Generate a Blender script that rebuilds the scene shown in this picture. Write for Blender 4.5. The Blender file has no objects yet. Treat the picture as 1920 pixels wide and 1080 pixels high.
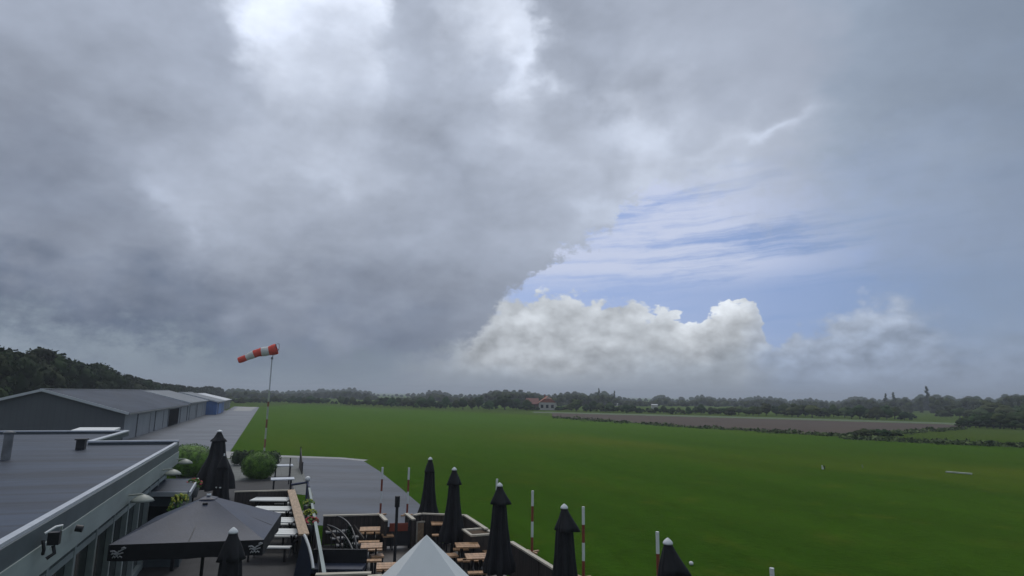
import bpy, bmesh, math, random
import numpy as np
from mathutils import Matrix, Vector
random.seed(7)
RNG = np.random.default_rng(11)
D2R = math.pi/180
scene = bpy.context.scene
COL = scene.collection

# ------------------------------------------------------------------ camera
CAM_H, FPX = 5.2, 1150.0
PITCH, ROLL = 9.9*D2R, 1.0*D2R
cam_d = bpy.data.cameras.new("camera"); cam = bpy.data.objects.new("camera", cam_d); COL.objects.link(cam)
CM = Matrix.Rotation(math.pi/2+PITCH, 4, 'X') @ Matrix.Rotation(ROLL, 4, 'Z')
cam.matrix_world = Matrix.Translation((0, 0, CAM_H)) @ CM
cam_d.sensor_width = 36; cam_d.lens = FPX/1920*36
cam_d.clip_start = 0.1; cam_d.clip_end = 20000
scene.camera = cam
RM = np.array(CM.to_3x3())

def ray(px, py): return RM @ np.array([(px-960)/FPX, -(py-540)/FPX, -1.0])
def at(px, py, z=0.0):                      # point of the photo at height z -> world point
    d = ray(px, py); t = (z-CAM_H)/d[2]
    return Vector((d[0]*t, d[1]*t, z))
def atY(px, py, Y):
    d = ray(px, py); t = Y/d[1]
    return Vector((d[0]*t, Y, CAM_H+d[2]*t))
def proj(p):
    q = RM.T @ (np.array(p, float)-np.array([0, 0, CAM_H]))
    return 960-FPX*q[0]/q[2], 540+FPX*q[1]/q[2]
def s2l(v):
    v = v/255.0
    return v/12.92 if v <= .04045 else ((v+.055)/1.055)**2.4

# ------------------------------------------------------------------ sky, sun, exposure
SUN_AZ, SUN_EL = -12*D2R, 52*D2R            # azimuth from +Y towards +X
scene.view_settings.view_transform = 'Standard'; scene.view_settings.look = 'None'
scene.view_settings.exposure = 0.0; scene.view_settings.gamma = 1.0
scene.view_settings.use_curve_mapping = False
world = bpy.data.worlds.new("World"); scene.world = world; world.use_nodes = True

class NT:
    """small helper for building node trees"""
    def __init__(s, tree): s.t = tree; s.n = tree.nodes; s.l = tree.links
    def put(s, sock, v):
        if isinstance(v, bpy.types.NodeSocket): s.l.new(v, sock)
        elif v is not None: sock.default_value = v
    def m(s, op, a, b=None, c=None, clamp=False):
        n = s.n.new('ShaderNodeMath'); n.operation = op; n.use_clamp = clamp
        s.put(n.inputs[0], a)
        if b is not None: s.put(n.inputs[1], b)
        if c is not None: s.put(n.inputs[2], c)
        return n.outputs[0]
    def v(s, op, a, b=None, scale=None):
        n = s.n.new('ShaderNodeVectorMath'); n.operation = op
        s.put(n.inputs[0], a)
        if b is not None: s.put(n.inputs[1], b)
        if scale is not None: s.put(n.inputs['Scale'], scale)
        return n.outputs[0]
    def noise(s, vec, scale, detail=4, rough=.5, color=False, lac=2.0, dist=0.0):
        n = s.n.new('ShaderNodeTexNoise'); s.put(n.inputs['Vector'], vec)
        n.inputs['Scale'].default_value = scale; n.inputs['Detail'].default_value = detail
        n.inputs['Roughness'].default_value = rough; n.inputs['Lacunarity'].default_value = lac
        n.inputs['Distortion'].default_value = dist
        return n.outputs['Color'] if color else n.outputs['Fac']
    def sep(s, vec):
        n = s.n.new('ShaderNodeSeparateXYZ'); s.put(n.inputs[0], vec); return n.outputs
    def comb(s, x, y, z):
        n = s.n.new('ShaderNodeCombineXYZ')
        for i, q in enumerate((x, y, z)): s.put(n.inputs[i], q)
        return n.outputs[0]
    def smooth(s, val, lo, hi, interp='SMOOTHSTEP', a=0.0, b=1.0):
        n = s.n.new('ShaderNodeMapRange'); n.interpolation_type = interp; n.clamp = True
        s.put(n.inputs['Value'], val); s.put(n.inputs['From Min'], lo); s.put(n.inputs['From Max'], hi)
        n.inputs['To Min'].default_value = a; n.inputs['To Max'].default_value = b
        return n.outputs[0]
    def mix(s, f, a, b, blend='MIX'):
        n = s.n.new('ShaderNodeMix'); n.data_type = 'RGBA'; n.blend_type = blend
        s.put(n.inputs[0], f); s.put(n.inputs[6], a); s.put(n.inputs[7], b)
        return n.outputs[2]
    def ramp(s, f, stops, interp='LINEAR'):
        n = s.n.new('ShaderNodeValToRGB'); n.color_ramp.interpolation = interp
        e = n.color_ramp.elements
        while len(e) < len(stops): e.new(0.5)
        for k, (p, c) in enumerate(sorted(stops, key=lambda q: q[0])):
            e[k].position = p; e[k].color = (c[0], c[1], c[2], 1)
        s.put(n.inputs[0], f); return n.outputs[0]

def build_sky():
    T = NT(world.node_tree); T.n.clear()
    out = T.n.new('ShaderNodeOutputWorld'); bg = T.n.new('ShaderNodeBackground')
    bg.inputs['Strength'].default_value = 0.1
    T.l.new(bg.outputs[0], out.inputs[0])
    sky = T.n.new('ShaderNodeTexSky'); sky.sky_type = 'NISHITA'; sky.sun_disc = False
    sky.sun_elevation = SUN_EL; sky.sun_rotation = SUN_AZ
    sky.air_density = 1.0; sky.dust_density = 0.6; sky.ozone_density = 3.0
    tc = T.n.new('ShaderNodeTexCoord'); d = T.v('NORMALIZE', tc.outputs['Generated'])
    x, y, z = T.sep(d)[:3]
    az = T.m('MULTIPLY', T.m('ARCTAN2', x, y), 180/math.pi)
    el = T.m('MULTIPLY', T.m('ARCSINE', z), 180/math.pi)
    dn = T.v('MULTIPLY', d, (1.0, 1.0, 1.5))
    # domain warps (degrees)
    def warp(scale, detail, rough, amp):
        c = T.noise(dn, scale, detail, rough, color=True)
        return T.v('SCALE', T.v('SUBTRACT', c, (.5, .5, .5)), scale=amp)
    w = T.v('ADD', warp(5.0, 3, .5, 13.0), warp(15.0, 4, .55, 6.5))
    wx, wy = T.sep(w)[:2]
    azw, elw = T.m('ADD', az, wx), T.m('ADD', el, wy)
    # --- photo-derived large scale brightness of the cloud deck, sampled in azimuth/elevation
    CX = [0, 120, 240, 360, 400, 425, 450, 490, 540, 600, 660, 700, 718, 738, 770, 840, 880, 920, 960, 1005, 1026, 1046, 1120, 1200, 1300, 1400, 1500, 1600, 1750, 1920]
    DECK = {
      0:  [158,158,160,164,184,214,222,226,232,234,233,230,206,178,172,184,200,212,216,192,166,160,162,168,167,165,162,158,150,144],
      60: [155,156,158,161,166,200,218,218,208,212,224,228,206,172,168,170,196,212,224,218,176,162,162,168,167,165,160,155,149,142],
      120:[153,154,157,158,161,170,200,210,204,198,204,206,198,184,174,172,176,182,190,216,188,168,160,172,170,162,158,153,147,141],
      200:[150,153,156,159,161,164,168,186,188,184,186,184,180,174,168,165,167,169,173,196,190,180,172,196,184,168,163,155,147,141],
      280:[142,146,150,160,163,165,167,172,176,184,180,174,170,166,164,158,164,168,172,178,180,182,184,194,192,188,178,164,154,145],
      340:[130,131,142,168,168,167,168,172,174,176,172,170,166,164,161,156,162,168,172,174,176,177,178,184,182,180,172,166,158,147],
      400:[130,128,140,170,171,170,170,170,170,168,165,164,163,162,161,160,162,164,166,168,168,168,168,172,174,174,170,164,155,147],
      460:[136,134,141,152,155,157,159,160,162,162,160,159,158,157,157,156,156,156,157,158,160,162,164,166,168,168,166,162,152,147],
      520:[108,121,136,144,146,148,150,152,153,153,152,151,151,150,150,150,151,151,154,157,158,159,161,163,166,166,162,157,151,147],
      580:[92,102,114,123,130,132,134,137,140,142,142,142,142,142,143,143,144,145,147,149,150,151,153,155,157,157,155,153,150,147],
      640:[118,108,102,104,106,108,111,115,120,123,125,126,127,127,128,132,136,140,143,147,149,150,153,155,157,157,155,153,150,147],
      700:[134,130,124,122,122,122,122,123,125,126,127,128,129,130,131,136,139,142,144,147,149,150,153,155,157,157,155,153,150,147]}
    LX = [0, 100, 200, 400, 600, 700, 800, 860, 920, 1000, 1100, 1200, 1260, 1300, 1400, 1500, 1600, 1700, 1800, 1920]
    LOW = {
      545:[150,150,150,145,140,140,150,170,190,206,205,200,200,228,228,190,184,176,164,156],
      600:[164,163,157,142,135,135,150,168,196,204,200,195,205,226,205,182,178,168,158,152],
      640:[162,160,153,140,134,138,150,170,190,200,196,192,205,206,188,180,170,160,154,150],
      680:[152,151,148,142,136,145,166,172,182,192,186,178,176,176,172,168,160,154,150,146],
      720:[140,142,142,140,139,144,152,158,162,165,164,162,160,160,157,154,149,146,144,141]}
    def lum(tab, xs, px, py):
        ys = sorted(tab); py = min(max(py, ys[0]), ys[-1]); px = min(max(px, xs[0]), xs[-1])
        for a, b in zip(ys, ys[1:]):
            if a <= py <= b: break
        f = (py-a)/(b-a)
        return (1-f)*np.interp(px, xs, tab[a])+f*np.interp(px, xs, tab[b])
    fac = T.m('DIVIDE', T.m('ADD', azw, 50), 100)
    def table(tab, xs, els, tint, elv, gain=None):
        prev = None
        aa = np.linspace(-48, 48, 961)
        for k, e in enumerate(els):
            pp = [proj((math.sin(a*D2R)*math.cos(e*D2R)*1e5, math.cos(a*D2R)*math.cos(e*D2R)*1e5, CAM_H+1e5*math.sin(e*D2R))) for a in aa]
            stops = []
            for x_ in xs:
                a = np.interp(x_, [q[0] for q in pp], aa); py = np.interp(x_, [q[0] for q in pp], [q[1] for q in pp])
                L = lum(tab, xs, x_, py); L += gain(x_, py, L)
                stops.append(((a+50)/100, tuple(s2l(L+t) for t in tint(x_, L))))
            c = T.ramp(fac, stops, 'LINEAR')
            prev = c if prev is None else T.mix(T.smooth(elv, els[k-1], e, 'LINEAR'), prev, c)
        return prev
    deck = table(DECK, CX, [3, 5.5, 8, 10.5, 13, 16, 19, 22, 25.5, 29, 33, 37], lambda px, L: (-9-(px > 1500)*4-max(0, 145-L)*.10, 0, 17+(px > 1500)*2+max(0, 145-L)*.12), elw,
                 lambda x_, y_, L: 12+max(0, L-195)*.25-np.interp(y_, [470, 560, 700], [0, 13, 15])*np.interp(x_, [700, 950], [1, 0])-np.interp(x_, [1500, 1700], [0, 9]))
    low = table(LOW, LX, [1.0, 3.0, 5.2, 7.4, 10.0], lambda px, L: ((-8 if L < 180 else -5)-5*(px > 1450)-4*(px < 800), 1, (12 if L < 180 else 8)+11*(px > 1450)+2*(px < 800)), T.m('ADD', el, T.m('MULTIPLY', wy, .35)), lambda x_, y_, L: np.interp(y_, [560, 620, 700], [6, -1, 0])+np.interp(x_, [1420, 1560], [0, 6]))
    # --- relief: difference of a noise field along the light direction
    def relief(scale, detail, rough, off):
        a = T.noise(dn, scale, detail, rough); b = T.noise(T.v('ADD', dn, off), scale, detail, rough)
        return T.m('SUBTRACT', a, b)
    r1 = relief(6.0, 4, .5, (.03, 0, -.06)); r2 = relief(22, 4, .5, (.010, 0, -.020))
    n0 = T.noise(dn, 3.2, 5, .5)
    dk = T.m('ADD', T.m('ADD', 1.0, T.m('MULTIPLY', r1, .62)), T.m('MULTIPLY', T.m('SUBTRACT', n0, .5), .26))
    dk = T.m('ADD', dk, T.m('ADD', T.m('MULTIPLY', r2, .14), T.m('MULTIPLY', relief(48, 4, .55, (.004, 0, -.009)), .05)))
    # right hand side of the deck is a smooth veil: less structure there
    veil = T.smooth(az, 10, 26)
    dk = T.m('ADD', T.m('MULTIPLY', dk, T.m('SUBTRACT', 1.0, T.m('MULTIPLY', veil, .7))), T.m('MULTIPLY', veil, .7))
    # the deck's base is smoother close to the horizon (rain)
    deck = T.v('SCALE', deck, scale=dk)
    lk = T.m('ADD', T.m('ADD', 1.0, T.m('MULTIPLY', r2, .85)), T.m('MULTIPLY', r1, .35))
    vo = T.n.new('ShaderNodeTexVoronoi'); vo.feature = 'F1'; vo.inputs['Scale'].default_value = 26
    T.put(vo.inputs['Vector'], T.v('ADD', dn, T.v('SCALE', T.v('SUBTRACT', T.noise(dn, 30, 4, .55, color=True), (.5, .5, .5)), scale=.050)))
    vo2 = T.n.new('ShaderNodeTexVoronoi'); vo2.feature = 'F1'; vo2.inputs['Scale'].default_value = 60
    T.put(vo2.inputs['Vector'], T.v('ADD', dn, T.v('SCALE', T.v('SUBTRACT', T.noise(dn, 60, 4, .55, color=True), (.5, .5, .5)), scale=.022)))
    bump_ = T.m('ADD', T.m('MULTIPLY', T.m('SUBTRACT', .42, vo.outputs['Distance']), .26), T.m('MULTIPLY', T.m('SUBTRACT', .42, vo2.outputs['Distance']), .13))
    lk = T.m('ADD', lk, bump_)
    lowmix = T.m('MULTIPLY', T.smooth(el, .2, 2.6), T.smooth(az, -12, -1))
    lk = T.m('ADD', T.m('MULTIPLY', lk, lowmix), T.m('SUBTRACT', 1.0, lowmix))
    low = T.v('SCALE', low, scale=lk)
    # brighter billows standing out of the deck
    def px2ae(px, py):
        q = ray(px, py); q = q/np.linalg.norm(q)
        return math.degrees(math.atan2(q[0], q[1])), math.degrees(math.asin(q[2]))
    for bx, by, rx_, ry_, am in ((306, 338, 34, 30, .16), (365, 400, 40, 28, .14), (1455, 258, 60, 17, .20), (1245, 238, 46, 36, .10), (1150, 210, 60, 26, .09), (590, 315, 90, 24, .07), (990, 130, 26, 70, .08), (1180, 385, 70, 16, .14), (850, 300, 40, 110, -.07), (1120, 120, 90, 70, -.06)):
        a_, e_ = px2ae(bx, by)
        u = T.m('DIVIDE', T.m('SUBTRACT', azw, a_), rx_/19.5); v_ = T.m('DIVIDE', T.m('SUBTRACT', elw, e_), ry_/19.5)
        g_ = T.m('POWER', 2.718, T.m('MULTIPLY', T.m('ADD', T.m('MULTIPLY', u, u), T.m('MULTIPLY', v_, v_)), -1.0))
        deck = T.v('SCALE', deck, scale=T.m('ADD', 1.0, T.m('MULTIPLY', g_, am*1.3)))
    # --- outline curves as functions of azimuth: R = deck edge, G = softness, B = cumulus tops
    EDGE = [(-200,560,90),(0,596,50),(200,632,34),(400,662,30),(600,676,40),(760,676,34),(850,652,18),(890,632,14),(925,600,12),(940,560,10),(985,522,8),(1060,478,9),(1130,442,9),(1185,396,9),(1235,346,10),(1270,338,20),(1330,352,40),(1420,372,60),(1500,384,80),(1620,410,120),(1720,450,190),(1830,500,240),(1920,525,260)]
    TOPS = [(0,480,30),(860,520,60),(925,556,20),(985,556,8),(1040,553,7),(1110,560,7),(1190,571,7),(1222,577,6),(1255,577,4),(1278,600,4),(1300,592,3),(1325,567,3),(1350,564,3),(1385,566,3),(1408,560,3),(1428,570,4),(1445,640,10),(1470,640,14),(1500,618,14),(1540,612,18),(1580,572,22),(1640,566,26),(1690,566,34),(1730,598,40),(1800,634,50),(1920,640,60)]
    def curve(pts):
        st = []
        for px, py, sft in pts:
            a, e = px2ae(px, py)
            st.append((min(max((a+50)/100, 0), 1), (max(e, 0)/60, sft/19.5/60, 0)))
        return st
    f0 = T.m('DIVIDE', T.m('ADD', T.m('ADD', az, T.m('MULTIPLY', wx, .25)), 50), 100)
    def rgbsplit(c):
        n = T.n.new('ShaderNodeSeparateColor'); T.l.new(c, n.inputs[0]); return n.outputs
    ed = rgbsplit(T.ramp(f0, curve(EDGE))); tp = rgbsplit(T.ramp(f0, curve(TOPS)))
    e_deck, s_deck = T.m('MULTIPLY', ed[0], 60), T.m('MULTIPLY', T.m('MULTIPLY', ed[1], 60), T.m('ADD', .2, T.m('MULTIPLY', T.noise(dn, 13, 4, .6), 2.6)))
    e_top, s_top = T.m('MULTIPLY', tp[0], 60), T.m('MULTIPLY', tp[1], 60)
    rag = T.m('MULTIPLY', T.m('SUBTRACT', T.noise(dn, 30, 8, .68), .5), 8.0)      # ragged deck edge
    rag = T.m('ADD', rag, T.m('MULTIPLY', T.m('SUBTRACT', T.noise(dn, 10, 3, .5), .5), 3.0))
    sd = T.m('DIVIDE', T.m('ADD', T.m('SUBTRACT', el, e_deck), rag), s_deck)
    m_deck = T.smooth(sd, -1, 1)
    puff = T.m('MULTIPLY', T.m('SUBTRACT', T.noise(dn, 42, 6, .58), .5), 3.4)
    puff = T.m('ADD', puff, T.m('MULTIPLY', bump_, 6.0))
    sc_ = T.m('DIVIDE', T.m('SUBTRACT', T.m('ADD', e_top, puff), el), s_top)
    m_cum = T.smooth(sc_, -1, 1)
    rim = T.m('MULTIPLY', T.m('SUBTRACT', 1.0, T.smooth(T.m('SUBTRACT', T.m('ADD', e_top, puff), el), 0, 1.6)), T.m('MULTIPLY', T.smooth(az, 10.5, 13.5), T.m('SUBTRACT', 1.0, T.smooth(az, 20, 24))))
    low = T.v('SCALE', low, scale=T.m('ADD', 1.0, T.m('MULTIPLY', rim, .18)))
    # --- clear sky (Nishita) seen through the hole, with cirrus
    blue = T.ramp(T.m('DIVIDE', T.m('ADD', az, 50), 100), [(.48, [s2l(v) for v in (157,178,225)]), (.64, [s2l(v) for v in (150,171,218)]), (.74, [s2l(v) for v in (132,156,204)]), (.88, [s2l(v) for v in (127,148,184)])])
    nis = T.v('SCALE', sky.outputs[0], scale=.10)
    blue = T.mix(.15, blue, nis)
    st = T.comb(T.m('MULTIPLY', az, .05), T.m('MULTIPLY', T.m('ADD', el, T.m('MULTIPLY', az, -.05)), .62), 3.7)
    st = T.v('ADD', st, T.v('SCALE', w, scale=.05))
    c1 = T.noise(st, 1.3, 7, .62)
    band = T.smooth(el, 9.0, 12.0)
    cir = T.m('MULTIPLY', T.smooth(c1, .27, .55), T.m('ADD', .16, T.m('MULTIPLY', band, .80)))
    fade = T.m('SUBTRACT', 1.0, T.m('MULTIPLY', T.smooth(az, 18, 34), .8))
    cir = T.m('MULTIPLY', cir, fade)
    blue = T.mix(cir, blue, tuple(s2l(v) for v in (200, 209, 233))+(1,))
    c = T.mix(m_cum, blue, low)
    c = T.mix(m_deck, c, deck)
    # above and behind the frame: bright broken overcast
    zen = T.smooth(el, 36, 60)
    c = T.mix(zen, c, (0.62, 0.66, 0.72, 1))
    # horizon: everything melts into the rain-grey air
    hz = T.m('SUBTRACT', 1.0, T.smooth(el, -0.5, 3.2))
    c = T.mix(T.m('MULTIPLY', hz, .22), c, tuple(s2l(v) for v in (136, 150, 168))+(1,))
    T.put(bg.inputs['Color'], T.v('SCALE', c, scale=10.0))
build_sky()

sun_d = bpy.data.lights.new("sun", 'SUN'); sun_d.energy = 0.9; sun_d.angle = 25*D2R; sun_d.color = (1, .97, .92)
sun = bpy.data.objects.new("sun", sun_d); COL.objects.link(sun); sun.location = (0, 0, 60)
sd_ = Vector((math.sin(SUN_AZ)*math.cos(SUN_EL), math.cos(SUN_AZ)*math.cos(SUN_EL), math.sin(SUN_EL)))
sun.rotation_euler = sd_.to_track_quat('Z', 'Y').to_euler()

# ------------------------------------------------------------------ materials
def mat(name, col, rough=.7, var=.18, scale=2.0, detail=5, col2=None, stretch=(1, 1, 1), bump=0.0, bscale=None,
        metal=0.0, spec=.5, world_co=False, rvar=0.0, hue=0.0, lines=None):
    m = bpy.data.materials.new(name); m.use_nodes = True; T = NT(m.node_tree)
    b = T.n['Principled BSDF']
    tc = T.n.new('ShaderNodeTexCoord')
    co = tc.outputs['Object']
    if world_co:
        g = T.n.new('ShaderNodeNewGeometry'); co = g.outputs['Position']
    co = T.v('MULTIPLY', co, stretch)
    n = T.noise(co, scale, detail, .6)
    a = tuple(c*(1-var) for c in col)+(1,)
    bb = tuple(c*(1+var) for c in (col2 or col))+(1,)
    c = T.mix(T.smooth(n, .3, .7), a, bb)
    if lines:                                     # (axis, spacing, width, darkening)
        for ax, sp, wd, dk in lines:
            v = T.sep(tc.outputs['Object'])[ax]
            fr = T.m('ABSOLUTE', T.m('SUBTRACT', T.m('FRACT', T.m('DIVIDE', v, sp)), .5))
            ln = T.smooth(fr, .5-wd/sp, .5-wd/sp*.4)
            c = T.mix(T.m('MULTIPLY', ln, dk), c, (col[0]*.25, col[1]*.25, col[2]*.25, 1))
    if hue:
        oi = T.n.new('ShaderNodeObjectInfo')
        hs = T.n.new('ShaderNodeHueSaturation')
        T.put(hs.inputs['Color'], c)
        T.put(hs.inputs['Hue'], T.m('ADD', .5-hue*.12, T.m('MULTIPLY', oi.outputs['Random'], hue*.24)))
        T.put(hs.inputs['Value'], T.m('ADD', 1-hue*.9, T.m('MULTIPLY', T.m('FRACT', T.m('MULTIPLY', oi.outputs['Random'], 7.31)), hue*1.8)))
        c = hs.outputs[0]
    T.put(b.inputs['Base Color'], c)
    b.inputs['Metallic'].default_value = metal
    if 'Specular IOR Level' in b.inputs: b.inputs['Specular IOR Level'].default_value = spec
    if rvar:
        T.put(b.inputs['Roughness'], T.m('ADD', rough-rvar, T.m('MULTIPLY', T.noise(co, scale*.6, 4, .6), 2*rvar)))
    else: b.inputs['Roughness'].default_value = rough
    if bump:
        bp = T.n.new('ShaderNodeBump'); bp.inputs['Strength'].default_value = bump; bp.inputs['Distance'].default_value = .03
        T.put(bp.inputs['Height'], T.noise(co, bscale or scale*4, 4, .6)); T.l.new(bp.outputs[0], b.inputs['Normal'])
    return m

def grass_mat(name, dark, mid, dry, amt=1.0):
    m = bpy.data.materials.new(name); m.use_nodes = True; T = NT(m.node_tree); b = T.n['Principled BSDF']
    g = T.n.new('ShaderNodeNewGeometry'); p = g.outputs['Position']
    rot = T.n.new('ShaderNodeVectorRotate'); rot.rotation_type = 'Z_AXIS'; T.l.new(p, rot.inputs['Vector']); rot.inputs['Angle'].default_value = -21.3*D2R
    q = rot.outputs[0]
    big = T.noise(T.v('MULTIPLY', q, (.030, .011, 1)), 1, 5, .55)
    mow = T.noise(T.v('MULTIPLY', q, (.16, .014, 1)), 1, 4, .6)
    med = T.noise(q, .35, 5, .65); fine = T.noise(q, 3.5, 5, .7); vf = T.noise(q, 22, 3, .7)
    c = T.mix(T.smooth(mow, .35, .65), dark+(1,), mid+(1,))
    c = T.mix(T.m('MULTIPLY', T.smooth(big, .44, .68), 0.75*amt), c, dry+(1,))
    c = T.mix(T.m('MULTIPLY', T.smooth(med, .52, .75), .35*amt), c, dry+(1,))
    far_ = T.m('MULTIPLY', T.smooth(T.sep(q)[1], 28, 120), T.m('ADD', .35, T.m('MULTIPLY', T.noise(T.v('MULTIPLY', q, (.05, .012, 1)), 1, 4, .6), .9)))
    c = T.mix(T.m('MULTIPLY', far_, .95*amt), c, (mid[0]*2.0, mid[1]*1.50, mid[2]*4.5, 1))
    tuft = T.noise(T.v('MULTIPLY', q, (1, .55, 1)), 1.4, 4, .6)
    k = T.m('ADD', -.18, T.m('ADD', T.m('MULTIPLY', tuft, 1.15), T.m('ADD', T.m('MULTIPLY', fine, .75), T.m('MULTIPLY', vf, .5))))
    cl = T.smooth(T.noise(q, .75, 5, .7), .60, .72)
    c = T.mix(T.m('MULTIPLY', cl, .5*amt), c, (dark[0]*.55, dark[1]*.75, dark[2]*.9, 1))
    c = T.v('SCALE', c, scale=k)
    T.put(b.inputs['Base Color'], c); b.inputs['Roughness'].default_value = .85
    b.inputs['Specular IOR Level'].default_value = 0.0
    b.inputs['Sheen Weight'].default_value = .40; b.inputs['Sheen Roughness'].default_value = .22; b.inputs['Sheen Tint'].default_value = (.72, 1, .14, 1)
    bp = T.n.new('ShaderNodeBump'); bp.inputs['Strength'].default_value = .6; bp.inputs['Distance'].default_value = .05
    T.put(bp.inputs['Height'], T.m('ADD', fine, vf)); T.l.new(bp.outputs[0], b.inputs['Normal'])
    return m

M = {}
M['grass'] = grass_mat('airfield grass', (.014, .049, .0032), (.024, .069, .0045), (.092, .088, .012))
M['field'] = grass_mat('rough meadow', (.016, .036, .004), (.024, .046, .006), (.052, .056, .012))
M['soil'] = mat('ploughed soil', (.056, .034, .017), .95, .25, .25, 6, stretch=(.3, 1.2, 1), world_co=True, bump=.5, bscale=2)
M['strip'] = mat('pale grass strip', (.085, .12, .045), .9, .2, .3, world_co=True)
M['apron'] = mat('wet apron paving', (.022, .028, .041), .38, .60, .35, 6, stretch=(.35, 1.6, 1), world_co=True, rvar=.20, spec=.42, bump=.12, bscale=5)
M['taxi'] = mat('wet concrete slabs', (.055, .063, .078), .40, .50, .35, 6, stretch=(.4, 1.2, 1), rvar=.12, bump=.1, bscale=4, lines=[(0, 5, .07, .5), (1, 5, .07, .5)])
M['conc'] = mat('pale concrete', (.30, .30, .29), .75, .15, 1.2, bump=.1)
M['pave'] = mat('grey green paving', (.10, .108, .098), .7, .2, 1.5, lines=[(0, .6, .02, .5), (1, .6, .02, .5)])
M['terr'] = mat('dark terrace paving', (.052, .044, .040), .5, .3, 1.3, rvar=.15, lines=[(1, .5, .02, .6), (0, .5, .02, .4)])
M['roofm'] = mat('wet bitumen roof', (.021, .033, .056), .46, .55, .5, 6, stretch=(.30, 2.0, 1), rvar=.18, bump=.15, bscale=3, spec=.36, lines=[(1, 1.05, .11, .6)])
M['coping'] = mat('zinc coping', (.50, .53, .57), .4, .08, 3, metal=.3)
M['fasc_d'] = mat('dark grey green fascia', (.070, .090, .100), .55, .12, 2)
M['fasc_l'] = mat('grey green painted boards', (.25, .295, .285), .6, .10, 1.5, stretch=(2, .4, 2), bump=.06)
M['frame'] = mat('grey green window frame', (.27, .31, .30), .55, .12, 3)
M['glass'] = mat('dark window glass', (.018, .022, .022), .12, .2, 1, spec=.5)
M['wall'] = mat('grey rendered wall', (.20, .215, .21), .8, .12, 2)
M['black'] = mat('black plastic', (.012, .012, .014), .5, .2, 4)
M['void'] = mat('black interior shade', (.006, .006, .007), 1.0, .1, 2, spec=0)
M['yard'] = mat('dark courtyard paving', (.022, .021, .022), .8, .3, 1.5, lines=[(0, .5, .02, .4), (1, .5, .02, .4)])
M['brick'] = mat('dark red brick', (.13, .07, .06), .9, .2, 3)
M['metal_b'] = mat('black painted metal', (.02, .021, .024), .45, .2, 6)
M['pipe'] = mat('weathered grey metal', (.16, .165, .17), .55, .25, 4)
M['white'] = mat('white paint', (.70, .71, .70), .5, .06, 3)
M['wplastic'] = mat('off white enamel', (.27, .29, .25), .45, .12, 5)
M['hroof'] = mat('ribbed grey sheet roof', (.044, .058, .084), .65, .18, .4, stretch=(1, .4, 1), spec=.15, rvar=.1, lines=[(1, 1.0, .05, .35)])
M['hroof2'] = mat('pale grey sheet roof', (.135, .155, .175), .55, .14, .4, stretch=(1, .4, 1), spec=.3, rvar=.1, lines=[(1, 1.0, .05, .35)])
M['hwall_shade'] = mat('grey corrugated wall in shade', (.095, .105, .115), .6, .14, .12, stretch=(1, 1, .4), lines=[(0, .5, .06, .12), (1, .5, .06, .12)])  # gable grey set darker than the side walls, its shade painted in
M['hwall_shade2'] = mat('light grey cladding', (.185, .205, .225), .55, .10, .6, lines=[(1, 1.0, .06, .15)])
M['blue'] = mat('blue painted cladding', (.055, .17, .46), .5, .12, .6, lines=[(1, .8, .06, .3), (0, .8, .06, .3)])
M['olive'] = mat('olive cladding', (.14, .16, .13), .7, .15, .6)
M['trim'] = mat('pale verge trim', (.52, .54, .56), .5, .06, 2)
M['canopy'] = mat('black canvas', (.0065, .007, .009), .8, .25, 5, bump=.15, bscale=25)
M['canopy_g'] = mat('faded anthracite canvas', (.028, .037, .064), .45, .16, 2.5, bump=.1, bscale=30)
M['logo'] = mat('grey white print', (.34, .34, .34), .7, .1, 8)
M['cap'] = mat('grey white umbrella cap', (.66, .68, .68), .45, .06, 8)
M['red'] = mat('signal red paint', (.24, .055, .03), .55, .15, 5)
M['sockred'] = mat('orange red windsock cloth', (.70, .085, .055), .8, .15, 4)
M['sockwhite'] = mat('white windsock cloth', (.62, .62, .60), .8, .1, 4)
M['polewhite'] = mat('white pole paint', (.36, .40, .31), .55, .12, 4)
M['wood'] = mat('tan timber', (.36, .25, .155), .65, .25, 2.5, stretch=(6, 1, 6), bump=.1)
M['woodl'] = mat('pale weathered timber', (.46, .42, .34), .7, .2, 2.5, stretch=(6, 1, 6))
M['woodb'] = mat('brown timber top', (.40, .235, .125), .5, .3, 2.5, stretch=(6, 1, 6), rvar=.1)
M['wboard'] = mat('white washed planks', (.68, .69, .67), .6, .10, 3, stretch=(.6, 5, 5))
M['fence'] = mat('dark brown fence boards', (.046, .037, .032), .75, .35, 3, stretch=(8, 8, .8), lines=[(1, .14, .012, .7)])
M['tent'] = mat('white tent canvas', (.60, .63, .63), .6, .04, 2, bump=.05, bscale=12)
M['tiles'] = mat('terracotta roof tiles', (.36, .12, .065), .8, .2, 1.5)
M['tilesd'] = mat('dark red roof tiles', (.20, .085, .07), .8, .2, 1.5)
M['hwhite'] = mat('cream render', (.46, .45, .40), .8, .08, 1)
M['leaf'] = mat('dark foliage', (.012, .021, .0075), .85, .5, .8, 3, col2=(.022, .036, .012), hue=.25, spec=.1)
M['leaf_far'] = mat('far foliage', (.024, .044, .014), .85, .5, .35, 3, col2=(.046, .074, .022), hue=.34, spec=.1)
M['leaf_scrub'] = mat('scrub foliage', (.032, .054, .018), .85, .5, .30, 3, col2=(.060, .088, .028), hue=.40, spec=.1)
M['leaf_bush'] = mat('bright clipped foliage', (.050, .115, .010), .75, .45, 3.0, 4, col2=(.085, .17, .016))
M['leaf_hedge'] = mat('hedge foliage', (.018, .036, .012), .8, .5, 3.0, 4, col2=(.030, .055, .016))
M['leaf_con'] = mat('dark conifer foliage', (.012, .026, .014), .8, .5, 5.0, 3)
M['bark'] = mat('bark', (.07, .055, .042), .9, .3, 4)
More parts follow.
